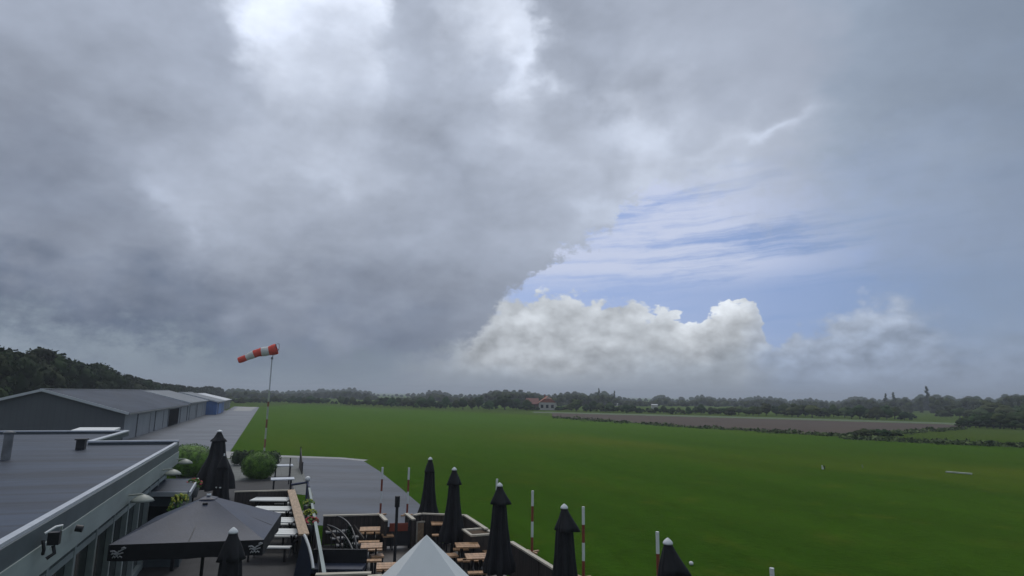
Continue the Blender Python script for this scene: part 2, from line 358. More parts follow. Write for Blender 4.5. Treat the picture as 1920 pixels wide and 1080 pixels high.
M['yellow'] = mat('yellow petals', (.34, .36, .05), .7, .25, 12)
M['redfl'] = mat('red petals', (.42, .05, .07), .7, .25, 12)
M['green'] = mat('fresh leaves', (.10, .20, .03), .7, .4, 12)
M['tussock'] = mat('tussock grass', (.044, .078, .016), .9, .4, .6, 4, world_co=True, col2=(.085, .12, .032))
M['sign'] = mat('orange red sign', (.42, .10, .04), .5, .1, 6)

# ------------------------------------------------------------------ mesh helpers
class MB:
    def __init__(s): s.v = []; s.f = []; s.mi = []; s.sm = []
    def add(s, vs, fs, mi=0, smooth=False):
        o = len(s.v); s.v += [tuple(p) for p in vs]
        for f in fs: s.f.append(tuple(i+o for i in f)); s.mi.append(mi); s.sm.append(smooth)
        return s
    def box(s, c, size, rz=0.0, mi=0, taper=1.0, tilt=None):
        hx, hy, hz = size[0]/2, size[1]/2, size[2]/2
        R = Matrix.Rotation(rz, 3, 'Z')
        if tilt is not None: R = R @ tilt
        vs = []
        for z, k in ((-hz, 1), (hz, taper)):
            for x, y in ((-hx, -hy), (hx, -hy), (hx, hy), (-hx, hy)):
                vs.append(Vector(c)+R @ Vector((x*k, y*k, z)))
        return s.add(vs, [(3, 2, 1, 0), (4, 5, 6, 7), (0, 1, 5, 4), (1, 2, 6, 5), (2, 3, 7, 6), (3, 0, 4, 7)], mi)
    def beam(s, a, b, w, h, mi=0):
        a, b = Vector(a), Vector(b); d = (b-a); L = d.length; d.normalize()
        up = Vector((0, 0, 1)) if abs(d.z) < .95 else Vector((0, 1, 0))
        sd = d.cross(up).normalized(); u2 = sd.cross(d)
        vs = []
        for p in (a, b):
            for x, z in ((-1, -1), (1, -1), (1, 1), (-1, 1)): vs.append(p+sd*(x*w/2)+u2*(z*h/2))
        return s.add(vs, [(0, 1, 2, 3), (7, 6, 5, 4), (0, 4, 5, 1), (1, 5, 6, 2), (2, 6, 7, 3), (3, 7, 4, 0)], mi)
    def prism(s, poly, z0, z1, mi=0):
        n = len(poly)
        vs = [(p[0], p[1], z0) for p in poly]+[(p[0], p[1], z1) for p in poly]
        fs = [tuple(range(n))[::-1], tuple(range(n, 2*n))]+[(i, (i+1) % n, n+(i+1) % n, n+i) for i in range(n)]
        return s.add(vs, fs, mi)
    def tube(s, pts, rad, seg=10, mi=0, cap=True, smooth=True):
        pts = [Vector(p) for p in pts]
        rad = rad if isinstance(rad, (list, tuple)) else [rad]*len(pts)
        vs, fs = [], []
        ref = None
        for i, p in enumerate(pts):
            d = (pts[min(i+1, len(pts)-1)]-pts[max(i-1, 0)]).normalized()
            if ref is None: ref = Vector((1, 0, 0)) if abs(d.x) < .9 else Vector((0, 1, 0))
            a = (ref-d*ref.dot(d)).normalized(); ref = a; b = d.cross(a)
            for k in range(seg):
                t = 2*math.pi*k/seg
                vs.append(p+(a*math.cos(t)+b*math.sin(t))*rad[i])
        for i in range(len(pts)-1):
            for k in range(seg):
                fs.append((i*seg+k, i*seg+(k+1) % seg, (i+1)*seg+(k+1) % seg, (i+1)*seg+k))
        s.add(vs, fs, mi, smooth)
        if cap:
            n = len(pts)
            s.add(vs[:seg], [tuple(range(seg))[::-1]], mi); s.add(vs[(n-1)*seg:], [tuple(range(seg))], mi)
        return s
    def lathe(s, prof, seg=24, mi=0, fold=0, amp=None, c=(0, 0), phase=0.0, lean=(0, 0), smooth=True):
        """prof: (radius, z); fold/amp: pleats of cloth; lean: drift of the axis per metre below the top"""
        vs, fs = [], []; zt = prof[0][1]
        for i, (r, z) in enumerate(prof):
            a_ = (amp[i] if amp else 0)
            for k in range(seg):
                t = 2*math.pi*k/seg
                rr = r*(1+a_*math.cos(fold*t+phase)+.35*a_*math.cos((fold-3)*t+1.3+phase))
                vs.append((c[0]+lean[0]*(zt-z)+rr*math.cos(t), c[1]+lean[1]*(zt-z)+rr*math.sin(t), z))
        for i in range(len(prof)-1):
            for k in range(seg):
                fs.append((i*seg+k, (i+1)*seg+k, (i+1)*seg+(k+1) % seg, i*seg+(k+1) % seg))
        s.add(vs, fs, mi, smooth)
        s.add(vs[:seg], [tuple(range(seg))], mi); s.add(vs[-seg:], [tuple(range(seg))[::-1]], mi)
        return s
    def ball(s, c, r, mi=0, seg=12, rings=8, sc=(1, 1, 1)):
        vs, fs = [], []
        for i in range(rings+1):
            ph = math.pi*i/rings
            for k in range(seg):
                t = 2*math.pi*k/seg
                vs.append((c[0]+r*sc[0]*math.sin(ph)*math.cos(t), c[1]+r*sc[1]*math.sin(ph)*math.sin(t), c[2]+r*sc[2]*math.cos(ph)))
        for i in range(rings):
            for k in range(seg): fs.append((i*seg+k, (i+1)*seg+k, (i+1)*seg+(k+1) % seg, i*seg+(k+1) % seg))
        return s.add(vs, fs, mi, True)
    def leaves(s, c, r, n, size, mi=0, sc=(1, 1, 1), rng=RNG, shell=.55):
        """n small leaf-sized quads spread through the outer shell of an ellipsoid"""
        d = rng.normal(size=(n, 3)); d /= np.linalg.norm(d, axis=1)[:, None]
        rad = r*(shell+(1.08-shell)*rng.random(n)**.6)
        p = np.array(c)+d*rad[:, None]*np.array(sc)
        nn = d*0.7+rng.normal(size=(n, 3))*.6; nn /= np.linalg.norm(nn, axis=1)[:, None]
        a = np.cross(nn, rng.normal(size=(n, 3))); a /= np.linalg.norm(a, axis=1)[:, None]
        b = np.cross(nn, a); sz = size*(.6+.8*rng.random(n))[:, None]
        q = np.stack([p-a*sz, p-b*sz*.6, p+a*sz, p+b*sz*.6], 1).reshape(-1, 3)
        o = len(s.v); s.v += [tuple(t) for t in q]
        for i in range(n):
            s.f.append((o+4*i, o+4*i+1, o+4*i+2, o+4*i+3)); s.mi.append(mi); s.sm.append(False)
        return s
    def mesh(s, name, mats):
        me = bpy.data.meshes.new(name); me.from_pydata(s.v, [], s.f)
        for m in (mats if isinstance(mats, (list, tuple)) else [mats]): me.materials.append(m)
        me.polygons.foreach_set('material_index', s.mi); me.polygons.foreach_set('use_smooth', s.sm)
        me.update(); return me
    def build(s, name, mats, parent=None, loc=None, rz=0.0):
        o = bpy.data.objects.new(name, s.mesh(name, mats)); COL.objects.link(o)
        if parent is not None: o.parent = parent
        if loc is not None: o.location = loc
        o.rotation_euler.z = rz
        return o

def tag(o, label, cat, group=None):
    o['label'] = label; o['category'] = cat
    if group: o['group'] = group
    return o
def thing(name, label, cat, loc=(0, 0, 0), rz=0.0, group=None):
    o = bpy.data.objects.new(name, None); COL.objects.link(o); o.empty_display_size = .2
    o.location = loc; o.rotation_euler.z = rz
    return tag(o, label, cat, group)
def struct(o, kind='structure'): o['kind'] = kind; return o
def copy_tree(o, parent=None, loc=None, rz=None):
    c = o.copy(); COL.objects.link(c)
    if parent is not None: c.parent = parent
    if loc is not None: c.location = loc
    if rz is not None: c.rotation_euler.z = rz
    for ch in [q for q in bpy.data.objects if q.parent == o]: copy_tree(ch, c)
    return c

SA = 21.3*D2R                                     # everything on the airfield is squared to this direction
UX = Vector((math.cos(SA), math.sin(SA), 0)); UY = Vector((-math.sin(SA), math.cos(SA), 0))

HA = 20.3*D2R                                     # the hangar row
HX = Vector((math.cos(HA), math.sin(HA), 0)); HY = Vector((-math.sin(HA), math.cos(HA), 0))
H0 = at(229, 827)

# ------------------------------------------------------------------ ground, fields, paving
def sheet(name, pts, z, m, kind='structure', rz=None):
    mb = MB()
    if rz is None:
        mb.add([(p[0], p[1], z) for p in pts], [tuple(range(len(pts)))])
        return struct(mb.build(name, m), kind)
    o0 = Vector((pts[0][0], pts[0][1], 0)); R = Matrix.Rotation(-rz, 3, 'Z')
    mb.add([R @ Vector((p[0]-o0.x, p[1]-o0.y, 0)) for p in pts], [tuple(range(len(pts)))])
    return struct(mb.build(name, m, None, (o0.x, o0.y, z), rz), kind)
sheet('ground', [(-4000, -600), (4000, -600), (4000, 6000), (-4000, 6000)], 0, M['field'])
e0, e1, e2, e3 = at(1000, 778), at(1500, 815.5), at(1920, 839), at(550, 757.5)
e4 = e2+(e2-e1)*1.5
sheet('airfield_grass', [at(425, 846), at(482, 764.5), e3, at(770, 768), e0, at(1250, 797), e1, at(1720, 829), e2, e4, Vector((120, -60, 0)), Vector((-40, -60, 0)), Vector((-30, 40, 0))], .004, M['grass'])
sheet('ploughed_field', [at(1035, 783), at(1140, 789.5), at(1300, 801), at(1480, 812), at(1610, 817), at(1700, 810), at(1812, 799), at(1770, 795.5), at(1500, 787.5), at(1250, 780.5), at(1035, 774.5)], .004, M['soil'])
sheet('pale_grass_track', [at(1000, 774), at(1035, 774.4), at(1250, 780.3), at(1500, 787.2), at(1770, 795.2), at(1812, 798), at(1812, 793.5), at(1500, 784), at(1250, 777.6), at(1000, 771.5)], .008, M['strip'])
sheet('taxiway', [at(432, 846), at(486, 763.5), at(440, 762), at(424, 770), H0-HX*3+HY*130, H0-HX*3-HY*2, at(180, 850), at(240, 862), at(400, 860)], .008, M['taxi'], rz=SA)
sheet('pale_concrete_pad', [at(436, 770.5), at(470, 770.5), at(482, 763), at(446, 763)], .012, M['conc'])
apr = [at(556, 857.5), at(640, 860.5), at(682, 865), at(712, 884), at(752, 916), at(796, 954)]
near_r = at(796, 954)-UY*5; near_l = at(590, 985)
sheet('apron', apr+[near_r, near_l], .010, M['apron'])
sheet('concrete_kerb_strip', [at(330, 852), at(420, 846), at(515, 853.5), at(640, 858), at(690, 862.5), at(682, 865), at(640, 860.8), at(556, 858.4), at(515, 858), at(330, 861)], .014, M['conc'])
# garden and path beside the clubhouse
sheet('garden_lawn', [at(330, 862), at(515, 859), at(557, 859), at(588, 930), at(535, 925), at(400, 930), at(330, 900)], .0125, M['pave'], rz=SA)

CT = at(335, 905); sheet('courtyard', [CT-UX*1.5, CT+UX*6.0, CT+UX*6-UY*24, CT-UX*1.5-UY*24], .016, M['yard'], rz=SA)

# ------------------------------------------------------------------ clubhouse with flat roof
RZ = 3.3
P1 = at(336, 829, RZ)
club = thing('clubhouse', 'long clubhouse with wet flat grey roof, pale coping and grey green fascia', 'clubhouse', (P1.x, P1.y, 0), SA)
BL = 34.0                                         # length towards the camera
MB().prism([(-.17, -.02), (-2.7, -.02), (-2.7, 6.2), (-14, 6.2), (-14, -BL), (-.17, -BL)], RZ-.16, RZ-.06).build('roof', M['roofm'], club)
mb = MB()                                         # coping: a low upstand all round
mb.box((-.075, -BL/2-.1, RZ-.015), (.11, BL-.2, .05)); mb.box((-1.4, -.1, RZ+.055), (2.8, .2, .05))
mb.box((-2.75, 3.0, RZ+.055), (.2, 6.0, .05)); mb.box((-8.4, 6.15, RZ+.055), (11.4, .2, .05))
mb.build('coping', M['coping'], club)
mb = MB()
mb.box((-1.4, -.09, RZ-.06), (2.78, .14, .18)); mb.box((-2.75, 3.0, RZ-.06), (.14, 5.96, .18)); mb.box((-8.4, 6.15, RZ-.06), (11.3, .14, .18))
mb.build('parapet', M['fasc_d'], club)
MB().box((-.055, -BL/2-.05, RZ-.18), (.14, BL-.12, .28)).build('upper_fascia', M['fasc_d'], club)
MB().box((-.075, -BL/2, RZ-.53), (.22, BL, .42)).build('lower_fascia', M['fasc_l'], club)
mb = MB(); mb.prism([(-.34, -.5), (-2.9, -.5), (-2.9, 5.9), (-13.8, 5.9), (-13.8, -BL+.2), (-.34, -BL+.2)], 0, RZ-.17)
mb.build('wall', M['wall'], club)
k = 0; yb = -1.2
while yb > -BL+2:
    wdt = 1.55
    fr = MB()
    fr.box((-.21, yb, 1.28), (.12, .13, 2.56)); fr.box((-.215, yb-wdt/2, 2.26), (.11, wdt-.14, .12)); fr.box((-.215, yb-wdt/2, .10), (.11, wdt-.14, .18))
    w_ = MB().box((-.30, yb-wdt/2, 1.35), (.05, wdt-.1, 2.4)).build('window', M['glass'], club)
    fr.build('window_frame', M['frame'], w_)
    yb -= wdt; k += 1
# black bracket with its two loose cables, and the small lens lamp, on the fascia
pb = at(86, 1012, RZ-.4)
def club_local(p): 
    q = Vector(p)-club.location; R = Matrix.Rotation(-SA, 3, 'Z'); return R @ q
def on_fascia(px, py):                            # where the ray meets the fascia plane local x = .09
    d = Vector(ray(px, py)); o = Vector((0, 0, CAM_H)); R = Matrix.Rotation(-SA, 3, 'Z')
    ol, dl = R @ (o-club.location), R @ d
    t = (.09-ol.x)/dl.x; return ol+dl*t
q = on_fascia(86, 1010); mb = MB()
mb.box((q.x+.10, q.y, q.z), (.14, .11, .17)); mb.tube([(q.x+.1, q.y, q.z-.1), (q.x+.13, q.y-.02, q.z-.2), (q.x+.05, q.y-.05, q.z-.26)], .025, 8)
mb.build('floodlight', M['black'], club)
MB().tube([(q.x+.02, q.y-.2, q.z+.02), (q.x+.05, q.y-.22, q.z-.1), (q.x+.04, q.y-.2, q.z-.17)], .022, 8).build('cable', M['black'], club)
mb = MB(); mb.tube([(q.x+.02, q.y+.18, q.z-.18), (q.x+.12, q.y+.16, q.z-.02), (q.x+.16, q.y+.06, q.z+.16), (q.x+.12, q.y-.08, q.z+.17), (q.x+.02, q.y-.16, q.z+.1)], .016, 8)
mb.build('bracket', M['white'], club)
q = on_fascia(142, 990); MB().tube([(q.x, q.y, q.z), (q.x+.10, q.y, q.z-.02)], .055, 12).build('wall_lens', M['black'], club)
q = on_fascia(137, 1016); MB().box((-.255, q.y+.30, q.z-.06), (.03, .20, .13)).build('warning_sticker', M['sign'], club)
for px, py in ((244, 936), (306, 893), (333, 861)):     # dish lamps under the eaves
    q = on_fascia(px, py); z0 = RZ-.66; kx = .34
    mb = MB(); mb.lathe([(.04, z0+.13), (.12, z0+.10), (.22, z0+.03), (.25, z0-.02), (.21, z0-.02), (.02, z0+.0)], 20, c=(kx, q.y))
    mb.tube([(.05, q.y, z0+.12), (kx, q.y, z0+.14)], .02, 8)
    mb.build('dish_lamp', M['wplastic'], club)
# roof vent, chimney pipe
q = club_local(at(151, 843, RZ-.06)); mb = MB(); mb.box((q.x, q.y, RZ+.09), (.24, .24, .3)); mb.box((q.x, q.y, RZ+.262), (.32, .32, .04)); mb.build('roof_vent', M['black'], club)
q = club_local(at(10, 862, RZ-.06)); mb = MB(); mb.tube([(q.x, q.y, RZ-.06), (q.x, q.y, RZ+.62)], .11, 14); mb.lathe([(.04, RZ+.70), (.14, RZ+.67), (.14, RZ+.64), (.1, RZ+.62)], 14, c=(q.x, q.y))
mb.build('chimney_pipe', M['pipe'], club)

# annex with the white flat roof behind the clubhouse
c4 = [at(122, 811, 3.25), at(206, 811, 3.25), at(226, 802, 3.25), at(150, 802, 3.25)]
cc = sum(c4, Vector())/4
anx = thing('roof_annex', 'low annex with a white flat roof sheet just behind the clubhouse roof', 'annex', (cc.x, cc.y, 0))
loc4 = [(p.x-cc.x, p.y-cc.y) for p in c4]
MB().prism(loc4, 3.17, 3.27).build('roof', M['white'], anx)
MB().prism([(x*.93, y*.93) for x, y in loc4], 0, 3.168).build('wall', M['fasc_d'], anx)

# ------------------------------------------------------------------ hangars
def hl(p): v = Vector(p)-H0; return v.dot(HX), v.dot(HY)
def hangar(label, x0, y0, L, W, eave, ridge, wallm, gablem, roofm, doors, group, door_m=None):
    o = thing('hangar', label, 'hangar', H0+HX*x0+HY*y0, HA, group)
    mb = MB()
    g = [(0, 0), (-W, 0), (-W, L), (0, L)]
    vs = []
    for y in (0, L): vs += [(0, y, 0), (0, y, eave), (-W/2, y, ridge), (-W, y, eave), (-W, y, 0)]
    mb.add(vs, [(0, 1, 2, 3, 4), (9, 8, 7, 6, 5)], 1); mb.add(vs, [(0, 5, 6, 1), (4, 3, 8, 9)], 0)
    mb.build('wall', [wallm, gablem], o)
    ov, t = .35, .12
    sl = (ridge-eave)/(W/2)
    mb = MB()
    pr = [(ov, eave-sl*ov), (-W/2, ridge), (-W-ov, eave-sl*ov)]
    vs = []
    for y in (-ov, L+.02):
        for dz in (.02, .02+t): vs += [(x, y, z+dz) for x, z in pr]
    mb.add(vs, [(3, 4, 10, 9), (4, 5, 11, 10), (0, 6, 7, 1), (1, 7, 8, 2), (0, 1, 4, 3), (1, 2, 5, 4), (6, 9, 10, 7), (7, 10, 11, 8), (0, 3, 9, 6), (2, 8, 11, 5)])
    mb.build('roof', roofm, o)
    mb = MB(); z_ = eave-sl*ov
    for sx in (0, 1):
        a = Vector((ov if sx == 0 else -W-ov, -ov-.03, z_+.06)); b = Vector((-W/2, -ov-.03, ridge+.06)); mb.beam(a, b, .06, .24)
    mb.beam((-W/2, -ov, ridge+.17), (-W/2, L, ridge+.17), .34, .05)
    mb.build('verge_trim', M['trim'], o)
    MB().beam((ov+.05, -ov, z_+.02), (ov+.05, L, z_+.02), .12, .14).build('gutter', M['pipe'], o)
    for (y, w, h, kind) in doors:
        d = MB().box((.03, y+w/2, h/2+.02), (.06, w, h)).build('door', M['void'] if kind == 'open' else (door_m or M['hwall_shade2']), o)  # open ones are flat slabs with the interior's shade painted on
        mb = MB(); mb.box((.05, y-.05, h/2+.02), (.10, .1, h)); mb.box((.05, y+w+.05, h/2+.02), (.10, .1, h)); mb.box((.05, y+w/2, h+.08), (.12, w+.3, .12))
        mb.build('door_frame', M['hwall_shade2'] if kind == 'open' else M['pipe'], d)
    return o
def len_at(px, x0=0.0):
    return min(np.arange(2, 260, .1), key=lambda t: abs(proj(H0+HX*x0+HY*t)[0]-px))
L1, L2, L3 = len_at(349), len_at(384.5), len_at(418, 2.0)
ev = atY(225, 773, H0.y).z
grp = 'hangars along the wet taxiway'
hangar('nearest and largest grey hangar, dark gable end towards the clubhouse', 0, 0, L1-.4, 14.4, ev-.08, 4.84, M['hwall_shade2'], M['hwall_shade'], M['hroof'], [(6, 7, ev-.5, 'shut'), (16.5, 5.5, ev-.5, 'shut'), (len_at(313), len_at(332)-len_at(313), ev-.45, 'open'), (len_at(336), 7, ev-.5, 'shut')], grp)
hangar('second hangar with paler sheet roof, between the large grey and the blue one', .1, L1, L2-L1-.6, 14.4, 2.95, 4.80, M['hwall_shade2'], M['hwall_shade'], M['hroof2'], [(2, 8, 2.4, 'shut'), (12, 8, 2.4, 'shut')], grp)
hangar('blue walled hangar beyond the two grey hangars', 2.0, L2+1.0, L3-L2, 14.5, 2.66, 4.45, M['blue'], M['blue'], M['hroof2'], [(3, 9, 2.2, 'shut')], grp, M['blue'])
hangar('farthest hangar, olive walls under a thin white roof edge', 1.0, L3+6.0, 30, 14.0, 2.5, 4.1, M['olive'], M['olive'], M['trim'], [(4, 9, 2.1, 'shut')], grp, M['olive'])

# ------------------------------------------------------------------ trees
def tree_mb(kind, seed, nblob, nleaf, leaf):
    """unit-height tree: material 0 foliage, 1 bark"""
    rg = np.random.default_rng(seed); crown = MB(); trunk = MB()
    trunk.tube([(0, 0, 0), (.005, .004, .2), (0, .01, .55), (.01, 0, .8)], [.028, .022, .014, .005], 7)
    for i in range(5):
        t = 2*math.pi*i/5+rg.random(); z = .28+.09*i
        trunk.tube([(0, 0, z), (.12*math.cos(t), .12*math.sin(t), z+.10), (.22*math.cos(t), .22*math.sin(t), z+.15)], [.012, .008, .003], 5)
    if kind in ('round', 'wide'): crown.ball((0, 0, .48), .30, 0, 10, 8, (1, 1, .95))
    for i in range(nblob):
        if kind == 'round':
            d = rg.normal(size=3); d /= np.linalg.norm(d); rr = rg.random()**.75
            c = np.array([0, 0, .54])+d*rr*np.array([.28, .28, .33]); r = .105+.075*rg.random()
        elif kind == 'wide':
            t = rg.random()*2*math.pi; rr = rg.random()**.5*.42; zz = .16+rg.random()*.56*(1-.75*(rr/.42)**2)
            if i < 8: rr = .16*rg.random(); zz = .60+.16*rg.random()*(1-rr/.2)
            c = np.array([rr*math.cos(t), rr*math.sin(t), zz]); r = .10+.07*rg.random()
        elif kind == 'cone':
            zz = .08+.86*i/nblob; rr = (1-zz)*.20*rg.random()**.5; t = rg.random()*7
            c = np.array([rr*math.cos(t), rr*math.sin(t), zz]); r = .035+.085*(1-zz)
        else:
            zz = .06+.88*i/nblob; t = rg.random()*7; rr = .05*rg.random()
            c = np.array([rr*math.cos(t), rr*math.sin(t), zz]); r = .07*(1-.5*abs(zz-.45))
        crown.ball(c, r*.84, 0, 9, 6, (1, 1, .85))
        crown.leaves(c, r, nleaf, leaf, 0, (1, 1, .85), rg, .78)
    return crown, trunk
def far_mesh(kind, seed, nb, nl, leaf, m):
    c, t = tree_mb(kind, seed, nb, nl, leaf)
    c.add(t.v, t.f, 1, True); return c.mesh('far_tree', [m, M['bark']])
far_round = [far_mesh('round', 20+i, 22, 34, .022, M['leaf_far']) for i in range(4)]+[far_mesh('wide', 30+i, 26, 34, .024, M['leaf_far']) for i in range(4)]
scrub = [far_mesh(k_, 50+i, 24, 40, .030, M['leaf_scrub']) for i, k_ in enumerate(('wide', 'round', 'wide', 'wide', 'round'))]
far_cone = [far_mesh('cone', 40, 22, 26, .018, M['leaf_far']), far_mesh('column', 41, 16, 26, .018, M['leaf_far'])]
SKYL = [(425,729),(440,726),(470,728),(490,729),(520,731),(545,731),(578,729),(624,727),(662,727),(689,730),(707,738),(740,738),(778,736),(797,733),(818,729),(838,735),(857,738),(875,738),(897,738),(915,731),(936,726),(967,730),(995,731),(1012,735),(1028,739),(1050,735),(1072,731),(1095,734),(1115,735),(1135,732),(1152,737),(1167,744),(1202,745),(1220,747),(1240,737),(1255,742),(1266,749),(1277,741),(1290,747),(1314,737),(1342,744),(1386,745),(1421,741),(1463,744),(1478,749),(1495,745),(1525,745),(1549,748),(1572,750),(1600,742),(1630,741),(1645,748),(1672,745),(1698,742),(1711,750),(1723,738),(1739,735),(1760,739),(1778,738),(1794,747),(1812,739),(1851,742),(1870,747),(1883,737),(1915,735),(1960,735)]
sx_, sy_ = [p[0] for p in SKYL], [p[1] for p in SKYL]
def seg_of(px):
    if px < 535: return 'by the windsock'
    if px < 990: return 'west'
    if px < 1062: return 'house'
    if px < 1480: return 'soil'
    return 'east'
TALL = {'by the windsock': 'hazy tree in the far wood showing behind the windsock pole',
        'west': 'blue grey hazy tree in the treeline between windsock and red roofed house',
        'house': 'tree rising directly behind the red roofed house',
        'soil': 'hazy tree in the long treeline behind the brown ploughed field',
        'east': 'hazy tree in the treeline right of the brown field, at the right frame side'}
MIDL = {'by the windsock': 'green tall bush in front of the far wood at the grass end by the windsock',
        'west': 'low tall bush lining the far grass edge left of the red roofed house',
        'house': 'low tall bush close beside the red roofed house',
        'soil': 'low dark tall bush along the far edge of the brown field',
        'east': 'low dark tall bush in front of the tall treeline, right of the brown field'}
def far_tree(px, base_Y, top_py, wide, label, cat, group, meshes, name='tree', zr=None):
    p = atY(px, 745, base_Y); top = atY(px, top_py, base_Y).z
    o = bpy.data.objects.new(name, random.choice(meshes)); COL.objects.link(o)
    o.location = (p.x, base_Y, -.05); h = (top+.05)*1.09
    o.scale = (h*wide, h*wide, h); o.rotation_euler.z = random.uniform(0, 6.28)
    return tag(o, label, cat, group)
px = 428.0
while px < 1950:
    Y = np.interp(px, [430, 600, 800, 940, 1100, 1300, 1500, 1700, 1950], [600, 900, 780, 600, 600, 800, 800, 620, 500])*random.uniform(.93, 1.07)
    ty = np.interp(px, sx_, sy_); s_ = seg_of(px)
    h = atY(px, ty, Y).z
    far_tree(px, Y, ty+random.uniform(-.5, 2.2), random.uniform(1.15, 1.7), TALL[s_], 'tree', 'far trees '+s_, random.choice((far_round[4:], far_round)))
    px += max(10, 0.72*h*FPX/Y)*random.uniform(.7, 1.2)
mb = MB()                                          # the wood between the skyline trees and the front belt
for px in np.arange(425, 1960, 4.0):
    for k_ in range(3):
        Y = np.interp(px, [430, 600, 800, 940, 1100, 1300, 1500, 1700, 1950], [420, 560, 500, 400, 400, 480, 480, 380, 310])*random.uniform(.8, 1.15)
        ty = np.interp(px, sx_, sy_)+random.uniform(6.0, 11.0)
        if 1705 < px < 1748 and k_: continue
        top = atY(px+random.uniform(-2, 2), ty, Y); r_ = random.uniform(1.4, 2.6)*Y/400; zt = top.z-r_*.8
        while zt > -.5:
            mb.ball((top.x, Y, zt), r_*.8, 0, 7, 5); mb.leaves((top.x, Y, zt), r_, 26, .42*Y/400, 0, (1, 1, .9), RNG, .6); zt -= r_*1.5
struct(mb.build('far_wood', M['leaf_far']), 'stuff')['label'] = 'hazy mass of far woodland filling the treeline'
px = 424.0
while px < 1950:                                   # lower, nearer belt
    Y = at(px, np.interp(px, [430, 550, 770, 1000, 1250, 1500, 1700, 1712, 1745, 1800, 1950], [757.5, 756.5, 765.5, 771, 776.8, 783, 788.5, 782, 782, 786, 792])).y*random.uniform(1.0, 1.10)
    ty = np.interp(px, [430, 560, 700, 830, 960, 1060, 1200, 1300, 1400, 1500, 1700, 1712, 1745, 1760, 1850, 1950], [746, 745, 747, 746, 744, 750, 763, 762, 758, 757, 765, 778, 778, 765, 757, 753])+random.uniform(-5.5, 5)
    s_ = seg_of(px); h = max(atY(px, ty, Y).z, 1.0)
    if not (1002 < px < 1052) and not (1712 < px < 1745):
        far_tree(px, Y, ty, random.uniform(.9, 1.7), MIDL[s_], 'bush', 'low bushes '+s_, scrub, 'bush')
    px += max(8, .74*h*FPX/Y)*random.uniform(.75, 1.2)
far_tree(1152, 400, 733, .9, 'narrow dark column tree standing up from the treeline above the brown field', 'tree', None, far_cone[1:], 'columnar_tree')
far_tree(1123, 405, 728.5, .8, 'small pointed conifer tip just left of the column tree', 'tree', None, far_cone[:1], 'conifer_tree')
far_tree(1739, 400, 724.5, .8, 'tallest tree top with a knob, far right of the treeline', 'tree', None, far_cone[1:], 'tall_tree')
for px_, py_ in ((1661, 738), (1675, 736)):
    far_tree(px_, 400, py_, 1.0, 'one of two pointed spruce tops side by side in the right treeline', 'tree', 'paired spruces', far_cone[:1], 'spruce_tree')
# dark clump and bushes right of the brown field
for i in range(13):
    px = 1800+i*11+random.uniform(-3, 3)
    b = at(px, np.interp(px, [1800, 1925], [801, 806]))
    far_tree(px, b.y, np.interp(px, [1800, 1830, 1925], [782, 772, 764])+random.uniform(-2, 3), random.uniform(1.2, 1.6), 'dark bush in the clump at the right end of the brown field', 'bush', 'dark bushes right of the brown field', far_round[4:], 'bush')
for i in range(9):
    px = 1578+i*12.5; b = at(px, 817.5)
    far_tree(px, b.y, 817-np.interp(i, [0, 3, 6, 8], [6, 15, 14, 8]), random.uniform(1.6, 2.2), 'low dark bush on the airfield edge in front of the brown field', 'bush', 'low bushes on the field edge', far_round[4:], 'bush')
# rough grass bank along the airfield's far edge (nobody could count it)
mb = MB()
def tuss(a, b, n, h, w):
    for i in range(n):
        f = RNG.random(); px = a[0]+(b[0]-a[0])*f; py = a[1]+(b[1]-a[1])*f+RNG.normal()*1.0; p = at(px, py)
        hh = h*(.5+RNG.random()); mb.leaves((p.x, p.y, hh*.25), hh, 10, hh*.5, 0, (w, w*.7, .55), RNG, .3)
tuss((1040, 784), (1300, 801.5), 90, .45, 2.4); tuss((1300, 801.5), (1600, 819), 130, .4, 2.0)
tuss((1580, 822), (1940, 839), 260, .42, 2.0); tuss((1640, 816), (1810, 804), 110, .5, 1.8)
tuss((1700, 829), (1930, 836), 90, .35, 2.0)
struct(mb.build('rough_grass_bank', M['tussock']), 'stuff')['label'] = 'rough tussock grass along the far airfield edge'

# wood behind the hangars
FOR = [(-120,640),(0,648),(40,650),(75,660),(100,665),(120,673),(130,681),(150,680),(175,679),(190,688),(200,697),(225,702),(250,704),(270,707),(282,716),(307,718),(337,722),(362,727),(390,725),(412,727),(437,728)]
fx_, fy_ = [p[0] for p in FOR], [p[1] for p in FOR]
near_kinds = []
for i in range(5):
    c, t = tree_mb('wide' if i % 2 else 'round', 60+i, 46, 120, .026)
    near_kinds.append((c.mesh('crown', M['leaf']), t.mesh('trunk', M['bark'])))
B0 = Vector((-66, 78, 0)); n_ = 0
for row in (0,):
    t = -26.0
    while t < 330:
        p = B0+HY*t-HX*(row*6+random.uniform(-1, 1))
        px = proj((p.x, p.y, 5))[0]
        if px > 428: break
        ty = np.interp(px, fx_, fy_)+random.uniform(-1, 3)+(row*1.5)
        h = atY(px, ty, p.y).z*1.13
        cm, tm = near_kinds[(n_*2+row) % 5]
        o = thing('tree', 'dark broadleaf tree in the wood behind the hangars', 'tree', (p.x, p.y, -.05), random.uniform(0, 6.28), 'dark wood behind the hangars')
        o.scale = (h*random.uniform(.95, 1.2),)*2+(h,)
        for nm, me in (('crown', cm), ('trunk', tm)):
            ch = bpy.data.objects.new(nm, me); COL.objects.link(ch); ch.parent = o
        t += h*.40*random.uniform(.8, 1.15); n_ += 1

